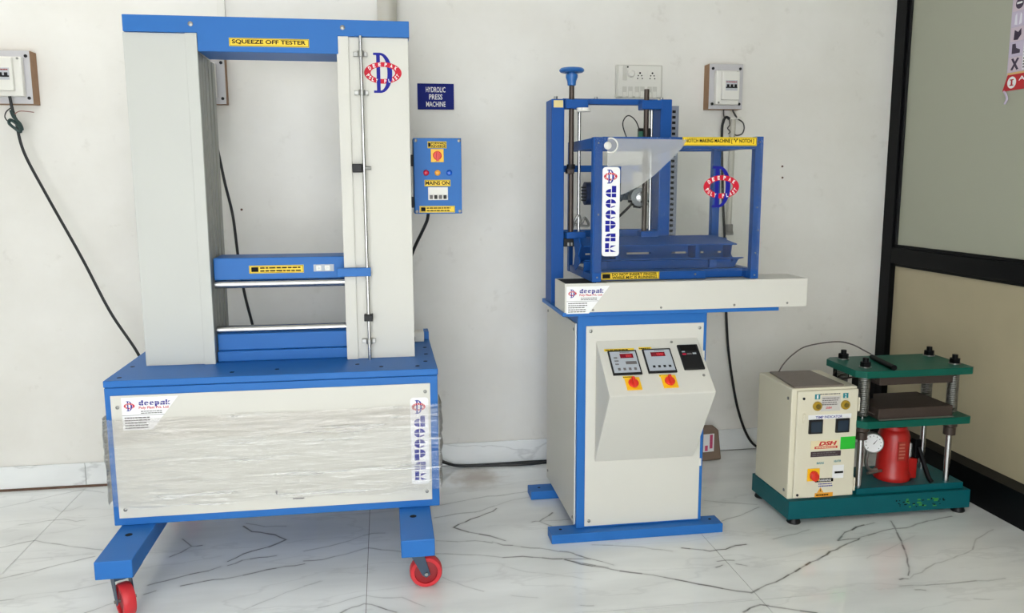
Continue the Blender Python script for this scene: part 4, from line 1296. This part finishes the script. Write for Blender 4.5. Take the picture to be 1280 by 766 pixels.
ga = G().lathe([(.036, -.03), (.040, -.026), (.040, 0), (.037, .003)], gc, gd, 28).build('pressure_gauge', STEEL, m3, 0, True)
G().lathe([(.001, .0032), (.0345, .0032), (.0345, .0036), (.001, .0036)], gc, gd, 28).build('gauge_dial', PAPER, ga)
gf = Fr(gc + gd * .0038, gd.cross(Vector((0, 0, 1))) * -1, Vector((0, 0, 1)) - gd * gd.z)
g = G()
for k in range(11):
    a = math.radians(225 - 27 * k)
    p, q = (.030 * math.cos(a), .030 * math.sin(a)), (.0255 * math.cos(a), .0255 * math.sin(a))
    n = (-.0012 * math.sin(a), .0012 * math.cos(a))
    quad(g, gf, [(p[0] + n[0], p[1] + n[1]), (p[0] - n[0], p[1] - n[1]), (q[0] - n[0], q[1] - n[1]), (q[0] + n[0], q[1] + n[1])], .0004)
quad(g, gf, [(-.002, -.004), (.002, -.004), (.016, .018)], .0005)
g.build('gauge_marks', INK, ga)
G().tube(spline([(1.842, 2.83, .24), (1.842, 2.84, .18), (1.86, 2.84, .15), (1.895, 2.835, .15)]), .007, 8).build('oil_pipe', STEEL, m3, 0, True)
G().cyl((1.82, 2.79, .155), (1.89, 2.81, .155), .006, 8).build('release_valve', STEEL, m3)
G().tube([(2.035, 2.80, .245), (2.045, 2.785, .20), (2.055, 2.755, .135), (2.06, 2.742, .122)], .009, 8).build('pump_lever', BLACK, m3, 0, True)
bx('lever_socket', BLACK, m3, 2.022, 2.048, 2.80, 2.83, .20, .275, .003)
bx('thermocouple_block', BLACK, m3, 1.745, 1.80, 2.92, 2.95, .50, .5558, .003)

slab_ = thing('steel_slab', 'thin grey-brown steel slab lying on top of the ivory control box', 'slab', (1.59, 2.87, .5172))
g = G().prism([(1.475, 2.745), (1.675, 2.748), (1.668, 2.985), (1.50, 2.992)], Fr((0, 0, .5173), (1, 0, 0), (0, 1, 0)), .007)
g.build('plate', SLATE, slab_, .002)
hd = thing('jack_handle', 'black jack handle rod lying across the press top plate', 'handle', (1.85, 2.8, .582))
G().cyl((1.868, 2.885, .5925), (1.838, 2.70, .5925), .0098, 12).cyl((1.84, 2.712, .5925), (1.837, 2.694, .5925), .0105, 12).build('rod', BLACK, hd, 0, True)
wire = G().tube(spline([(1.53, 2.975, .5245), (1.545, 2.965, .56), (1.575, 2.95, .60), (1.625, 2.94, .632), (1.735, 2.93, .648), (1.80, 2.92, .638), (1.85, 2.90, .612), (1.868, 2.89, .602)]), .0026, 6).build('probe_lead', mat('dull_lead', (92, 84, 80), .5), None, 0, True)
tag(wire, 'thin grey lead arching from the ivory box to the press top', 'cable')

# ------------------------------------------------------------------ fittings on the wall
def isolator(x0, x1, z0, z1, ex0, ex1, ez0, ez1, t, label, boots=True, side='r'):
    o = thing('isolator_box', label, 'switch box', ((x0 + x1) / 2, WY, z0), 'isolator boxes on laminated boards')
    yb, yfr = WY - .0005, WY - t
    bd = G().box(x0, x1, yfr, yb, z0, z1).build('wooden_board', WOOD, o, .0008)
    G().box(x0 + .0005, x1 - .0005, yfr - .0014, yfr - .0002, z0 + .0005, z1 - .0005).build('laminate_face', PLY, o)
    fb = front(0, yfr - .0014, 0)
    for u, v in ((x0 + .016, z1 - .02), (x1 - .014, z0 + .022), (x0 + .016, z0 + .022), (x1 - .014, z1 - .02)):
        G().lathe([(.0065, 0), (.006, .003)], fb.at(u, v), fb.n, 12).build('screw', DARK, o)
    d = .045
    G().box(ex0, ex1, yfr - .0016 - d * .6, yfr - .0016, ez0, ez1).build('enclosure', WHITE, o, .004)
    w, h = ex1 - ex0, ez1 - ez0
    yc = yfr - .0016 - d
    a0, a1 = ex0 + w * .2, ex1 - w * .06
    if side == 'l':
        a0, a1 = ex0 + w * .06, ex1 - w * .22
    G().box(a0, a1, yc, yfr - .0018 - d * .6, ez0 + h * .13, ez1 - h * .04).build('enclosure_cover', WHITE, o, .003)
    fe = front(0, yc, 0)
    ww = a1 - a0
    G().rect(fe, a0 + ww * .18, a0 + ww * .88, ez0 + h * .40, ez0 + h * .70, .0006).build('breaker', mat('breaker_grey', (190, 192, 196), .4), o)
    g = G().rect(fe, a0 + ww * .20, a0 + ww * .86, ez0 + h * .47, ez0 + h * .51, .0012)
    for k in range(3):
        u = a0 + ww * (.25 + k * .22)
        g.rect(fe, u, u + ww * .12, ez0 + h * .48, ez0 + h * .58, .006)
    g.build('breaker_lever', DARK, o)
    fine_print(G(), fe, a0 + ww * .2, a0 + ww * .86, ez0 + h * .62, ez0 + h * .69, 1, .0009, 4).build('breaker_print', mat('breaker_print', (150, 60, 60), .5), o)
    fs = front(0, yfr - .0016 - d * .6, 0)
    screws(o, fs, ((ex0 + w * .9, ez1 - h * .02 - .004), (ex0 + w * .12, ez0 + h * .06)), .0045, STEEL)
    return o
isolator(-1.53, -1.33, 1.578, 1.778, -1.475, -1.352, 1.604, 1.752, .065, 'switch box on grey-white board left of the tall squeeze press', side='l')
isolator(-.79, -.612, 1.586, 1.768, -.76, -.645, 1.61, 1.745, .05, 'switch box mostly hidden behind the squeeze press column')
iso3 = isolator(1.425, 1.581, 1.586, 1.779, 1.447, 1.553, 1.603, 1.748, .06, 'white switch box on grey board above the notching cage')
# modular switch board
sb = thing('switch_board', 'white modular plate of sockets and switches behind the hand wheel', 'switchboard', (1.12, WY, 1.635))
bx('mounting_plate', mat('shaded_plastic', (204, 202, 193), .4), sb, 1.016, 1.226, WY - .020, WY - .0005, 1.635, 1.774, .004)
bx('cover_plate', WHITE, sb, 1.026, 1.220, WY - .025, WY - .0202, 1.638, 1.770, .003)
FB = front(0, WY - .025, 0)
def sbp(px, py):
    return 1.018 + (px - 575) / 355 * .208, 1.772 - (py - 10) / 265 * .146
for i, px in enumerate((635, 680, 732, 772, 828, 868)):
    u, v = sbp(px, 218)
    o = G().rect(FB, u - .010, u + .010, v - .024, v + .024, .0015).build('rocker_switch', mat('shaded_plastic', (204, 202, 193), .4), sb, .0015)
    G().rect(front(0, WY - .0265, 0), u - .008, u + .008, v - .022, v + (.004 if i % 2 else .0), .002).build('rocker', WHITE, o, .0008)
u, v = sbp(635, 72)
G().rect(FB, u - .009, u + .009, v - .031, v + .031, .004).build('large_switch', mat('shaded_plastic', (204, 202, 193), .4), sb, .0015)
u, v = sbp(682, 78)
G().lathe([(.015, 0), (.015, .012), (.011, .016)], FB.at(u, v), FB.n, 20).build('regulator_knob', WHITE, sb, 0, True)
u, v = sbp(657, 25)
G().disc(FB, u, v, .004, .002).build('indicator', INK, sb)
for px in (752, 848):
    u, v = sbp(px, 92)
    o = G().rect(FB, u - .021, u + .021, v - .026, v + .024, .0012).build('socket', WHITE, sb, .001)
    g = G()
    fs = front(0, WY - .0262, 0)
    for du, dv, r in ((0, .012, .0042), (-.0075, .001, .003), (.0075, .001, .003), (-.0105, -.011, .003), (.0105, -.011, .003)):
        g.disc(fs, u + du, v + dv, r, .0006, 10)
    g.build('socket_hole', INK, sb)
# navy sign
sg = thing('wall_sign', 'navy blue sign reading HYDROLIC PRESS MACHINE on the wall', 'sign', (.232, WY, 1.578))
bx('sign_board', SIGN, sg, .156, .310, WY - .006, WY - .0005, 1.577, 1.684, .001)
FS = front(0, WY - .006, 0)
for t, v, w in (('HYDROLIC', 1.648, .082), ('PRESS', 1.618, .056), ('MACHINE', 1.588, .082)):
    write(G(), FS, t, .233 - w / 2, .233 + w / 2, v, v + .022, .0006, .012).build('lettering', PAPER, sg)
# pipes
pp = G().cyl((.038, WY - .045, .105), (.038, WY - .045, 2.9499), .040, 24).build('drain_pipe', PVC, None, 0, True)
tag(pp, 'pale plastic pipe rising up the wall behind the squeeze press', 'pipe')
cc = G().box(-.636, -.606, WY - .014, WY - .0005, 1.769, 2.9499).build('cable_casing', WHITE, None, .001)
tag(cc, 'narrow white cable casing rising above the squeeze press beam', 'cable casing')
cd = thing('conduit_pipe', 'thin hanging conduit tube with grey end fitting on the wall', 'conduit', (1.552, WY, 1.04))
G().cyl((1.556, WY - .020, 1.078), (1.560, WY - .020, 1.548), .0125, 14).build('tube', PVC, cd, 0, True)
bx('cap', WHITE, cd, 1.522, 1.592, WY - .034, WY - .004, 1.545, 1.555, .002)
G().lathe([(.0215, 0), (.0215, .012), (.018, .014), (.018, .048)], (1.556, WY - .024, 1.030), (0, 0, 1), 16).build('end_fitting', PVCG, cd, 0, True)
# PPE poster, only its lower corner in the picture
ps = thing('safety_poster', 'safety poster with picture grid and red footer on the frosted pane', 'poster', (2.355, 2.5, 1.6))
QX = PX + .0216
G().box(QX - .0018, QX, 2.15, 2.888, 1.662, 2.25).build('sheet', POSTER, ps)
FQ = Fr((QX - .0018, 0, 0), (0, -1, 0), (0, 0, 1))
G().prism([(-2.903, 1.606), (-2.15, 1.606), (-2.15, 1.664), (-2.882, 1.664)], FQ, .0012).build('footer', POSTRED, ps)
G().rect(FQ, -2.884, -2.15, 1.6642, 1.672, .001).build('footer_edge', mat('poster_gold', (216, 180, 120), .5), ps)
FR_ = Fr((QX - .003, 0, 0), (0, -1, 0), (0, 0, 1))
G().disc(FR_, -2.858, 1.635, .022, .0004, 20).build('badge', PAPER, ps)
G().rect(FR_, -2.862, -2.854, 1.623, 1.647, .0008).rect(FR_, -2.867, -2.849, 1.643, 1.647, .0008).rect(FR_, -2.867, -2.849, 1.623, 1.627, .0008).build('badge_mark', POSTRED, ps)
write(G(), FR_, 'Accident Prevention', -2.825, -2.45, 1.638, 1.654, .0004).build('lettering', PAPER, ps)
write(G(), FR_, 'is our duty', -2.79, -2.58, 1.614, 1.630, .0004).build('lettering', PAPER, ps)
PKI = mat('poster_ink', (56, 40, 66), .5)
for c in range(6):
    for r in range(10):
        u, v = -2.886 + c * .118, 1.6745 + r * .0545
        G().rect(FQ, u + .002, u + .068, v + .0015, v + .053, .0006).build('picture_cell', mat('poster_cell', (196, 184, 206), .5) if r % 2 else mat('poster_cell_pale', (206, 190, 202), .5), ps)
        G().rect(FQ, u + .071, u + .115, v + .0015, v + .053, .0006).build('text_cell', mat('poster_text_cell', (226, 224, 226), .5), ps)
        stuff(fine_print(G(), FQ, u + .075, u + .112, v + .006, v + .048, 4, .0008, r * 7 + c).build('small_print', PKI, ps))
        k = (r + c) % 5
        cu, cv = u + .035, v + .027
        g2 = G()
        if k == 4:      # masked face
            g2.disc(FQ, cu, cv, .019, .0012, 14)
            G().rect(FQ, cu - .013, cu + .013, cv - .001, cv + .006, .0016).build('pictogram', PAPER, ps)
        elif k == 3:    # pair of pale gloves
            g3 = G()
            for s_ in (-1, 1):
                g3.prism([(cu + s_ * .004, cv - .022), (cu + s_ * .018, cv - .018), (cu + s_ * .016, cv + .014), (cu + s_ * .009, cv + .022)], FQ, .0012)
            g3.build('pictogram', mat('poster_pale', (228, 226, 236), .5), ps)
            continue
        elif k == 2:    # glove
            g2.prism([(cu - .016, cv - .02), (cu + .004, cv - .022), (cu + .02, cv - .004), (cu + .018, cv + .018), (cu + .004, cv + .006), (cu - .014, cv + .016)], FQ, .0012)
        elif k == 1:    # boots
            g2.prism([(cu - .02, cv - .016), (cu + .02, cv - .016), (cu + .02, cv - .004), (cu + .0, cv + .004), (cu - .004, cv + .02), (cu - .02, cv + .02)], FQ, .0012)
        else:           # crossed tools
            for s_ in (-1, 1):
                g2.prism([(cu - s_ * .02, cv - .02), (cu - s_ * .010, cv - .022), (cu + s_ * .02, cv + .02), (cu + s_ * .010, cv + .022)], FQ, .0012 + .0002 * s_)
        g2.build('pictogram', PKI, ps)
G().tube(spline([(QX - .004, 2.893, 1.606), (QX - .006, 2.88, 1.594), (QX - .006, 2.872, 1.575), (QX - .006, 2.882, 1.558)], 5), .004, 6).build('torn_corner', POSTER, ps, 0, True)
# parcel standing behind the cabinet
pk = thing('wrapped_parcel', 'small brown parcel with pink print on the floor by the skirting', 'parcel', (1.46, 3.48, 0))
G().add([(1.405, 3.44, 0), (1.515, 3.455, 0), (1.51, 3.545, 0), (1.40, 3.53, 0), (1.41, 3.45, .15), (1.50, 3.462, .142), (1.50, 3.535, .145), (1.41, 3.525, .152)],
        [(0, 3, 2, 1), (4, 5, 6, 7), (0, 1, 5, 4), (1, 2, 6, 5), (2, 3, 7, 6), (3, 0, 4, 7)]).build('wrapping', KRAFT, pk, .008)
fk = Fr((1.405, 3.439, 0), Vector((.11, .0125, 0)), Vector((.02, .05, 1)))
G().rect(fk, .012, .066, .045, .128, .002).build('print_patch', PAPER, pk)
G().rect(fk, .044, .058, .06, .124, .003).rect(fk, .02, .034, .05, .075, .003).build('print_mark', PINK, pk)

# ------------------------------------------------------------------ cables
def cable(label, pts, r, group=None, m=RUBBER):
    o = G().tube(spline(pts), r, 8).build('power_cable', m, None, 0, True)
    return tag(o, label, 'cable', group)
ca = thing('power_cable', 'black cable hanging from the far switch box into the squeeze press', 'cable', (-1.40, 3.5, 1.6))
G().tube(spline([(-1.404, 3.494, 1.6035), (-1.400, 3.496, 1.56), (-1.392, 3.498, 1.515), (-1.373, 3.498, 1.394), (-1.30, 3.49, 1.224), (-1.178, 3.44, 0.992), (-1.075, 3.41, 0.77), (-.98, 3.40, 0.60), (-.93, 3.40, .45), (-.90, 3.36, .33), (-.86, 3.25, .30)]), .0058, 8).build('lead', RUBBER, ca, 0, True)
G().tube(spline([(-1.402, 3.487, 1.55), (-1.392, 3.482, 1.525), (-1.372, 3.484, 1.50), (-1.368, 3.487, 1.478), (-1.385, 3.484, 1.50), (-1.405, 3.484, 1.515), (-1.412, 3.487, 1.502), (-1.392, 3.483, 1.483), (-1.373, 3.486, 1.47), (-1.380, 3.486, 1.505), (-1.398, 3.488, 1.54)]), .0056, 8).build('cable_knot', mat('dark_green_cable', (26, 52, 50), .5), ca, 0, True)
G().tube(spline([(-1.405, 3.495, 1.56), (-1.422, 3.495, 1.545), (-1.428, 3.495, 1.525), (-1.415, 3.492, 1.508), (-1.40, 3.49, 1.512)]), .0022, 6).build('loose_wire', DARK, ca, 0, True)
G().tube(spline([(-1.395, 3.493, 1.535), (-1.375, 3.495, 1.548), (-1.35, 3.497, 1.548), (-1.325, 3.50, 1.545)]), .0018, 6).build('loose_wire', mat('red_brown_wire', (140, 92, 82), .5), ca, 0, True)
cable('black cable hanging on the wall seen between the press columns', [(-.70, 3.525, 1.605), (-.675, 3.53, 1.52), (-.652, 3.53, 1.38), (-.635, 3.53, 1.27), (-.611, 3.53, 1.137), (-.598, 3.53, .96), (-.580, 3.53, .81), (-.555, 3.53, .68), (-.52, 3.53, .48), (-.45, 3.52, .30), (-.38, 3.40, .28), (-.36, 3.245, .30)], .0058)
G().tube(spline([(.165, 3.07, 1.1585), (.160, 3.08, 1.13), (.141, 3.09, 1.088), (.108, 3.155, 1.01), (.085, 3.17, .93), (.08, 3.20, .80), (.08, 3.205, .68), (.085, 3.2, .6635)]), .0062, 8).build('control_cable', RUBBER, m1, 0, True)
fc = thing('power_cable', 'doubled black cable lying along the foot of the wall between the machines', 'cable', (.5, 3.54, 0))
for s in (0, .012):
    G().tube(spline([(.10, 3.256, .20 + s), (.14, 3.34, .15), (.20, 3.47, .07 + s * .6), (.262, 3.535 + s * .4, .024), (.32, 3.548 + s * .5, .0066), (.47, 3.536 + s, .0066), (.60, 3.525 + s * 2.2, .0066), (.72, 3.535 + s * 1.4, .0066), (.85, 3.52 + s, .0066), (.95, 3.40 + s, .0066), (.96 + s, 3.29, .03), (.96 + s, 3.2705, .06)]), .0062, 8).build('strand', RUBBER, fc, 0, True)
cable('black cable running down the wall from above the cage to behind the hot press', [(1.535, 3.545, 1.545), (1.520, 3.548, 1.553), (1.508, 3.55, 1.535), (1.503, 3.55, 1.47), (1.518, 3.55, 1.19), (1.534, 3.55, 1.0), (1.556, 3.55, .637), (1.578, 3.55, .447), (1.627, 3.55, .214), (1.69, 3.545, .06), (1.76, 3.53, .0075), (1.83, 3.40, .0075), (1.85, 3.2, .012), (1.85, 3.035, .055)], .006)
for pts, r in (([(1.545, 3.545, 1.602), (1.552, 3.55, 1.58), (1.571, 3.553, 1.552)], .004), ([(1.506, 3.545, 1.602), (1.5065, 3.548, 1.57), (1.508, 3.54, 1.545)], .003),
               ([(1.578, 3.55, 1.5445), (1.60, 3.55, 1.53), (1.607, 3.55, 1.505), (1.598, 3.55, 1.482), (1.575, 3.55, 1.474), (1.565, 3.552, 1.478)], .003),
               ([(1.535, 3.55, 1.5445), (1.538, 3.55, 1.52), (1.528, 3.548, 1.505), (1.54, 3.547, 1.49), (1.532, 3.55, 1.48)], .0025)):
    G().tube(spline(pts), r, 6).build('wire', mat('wire_grey_black', (50, 48, 46), .5), iso3, 0, True)
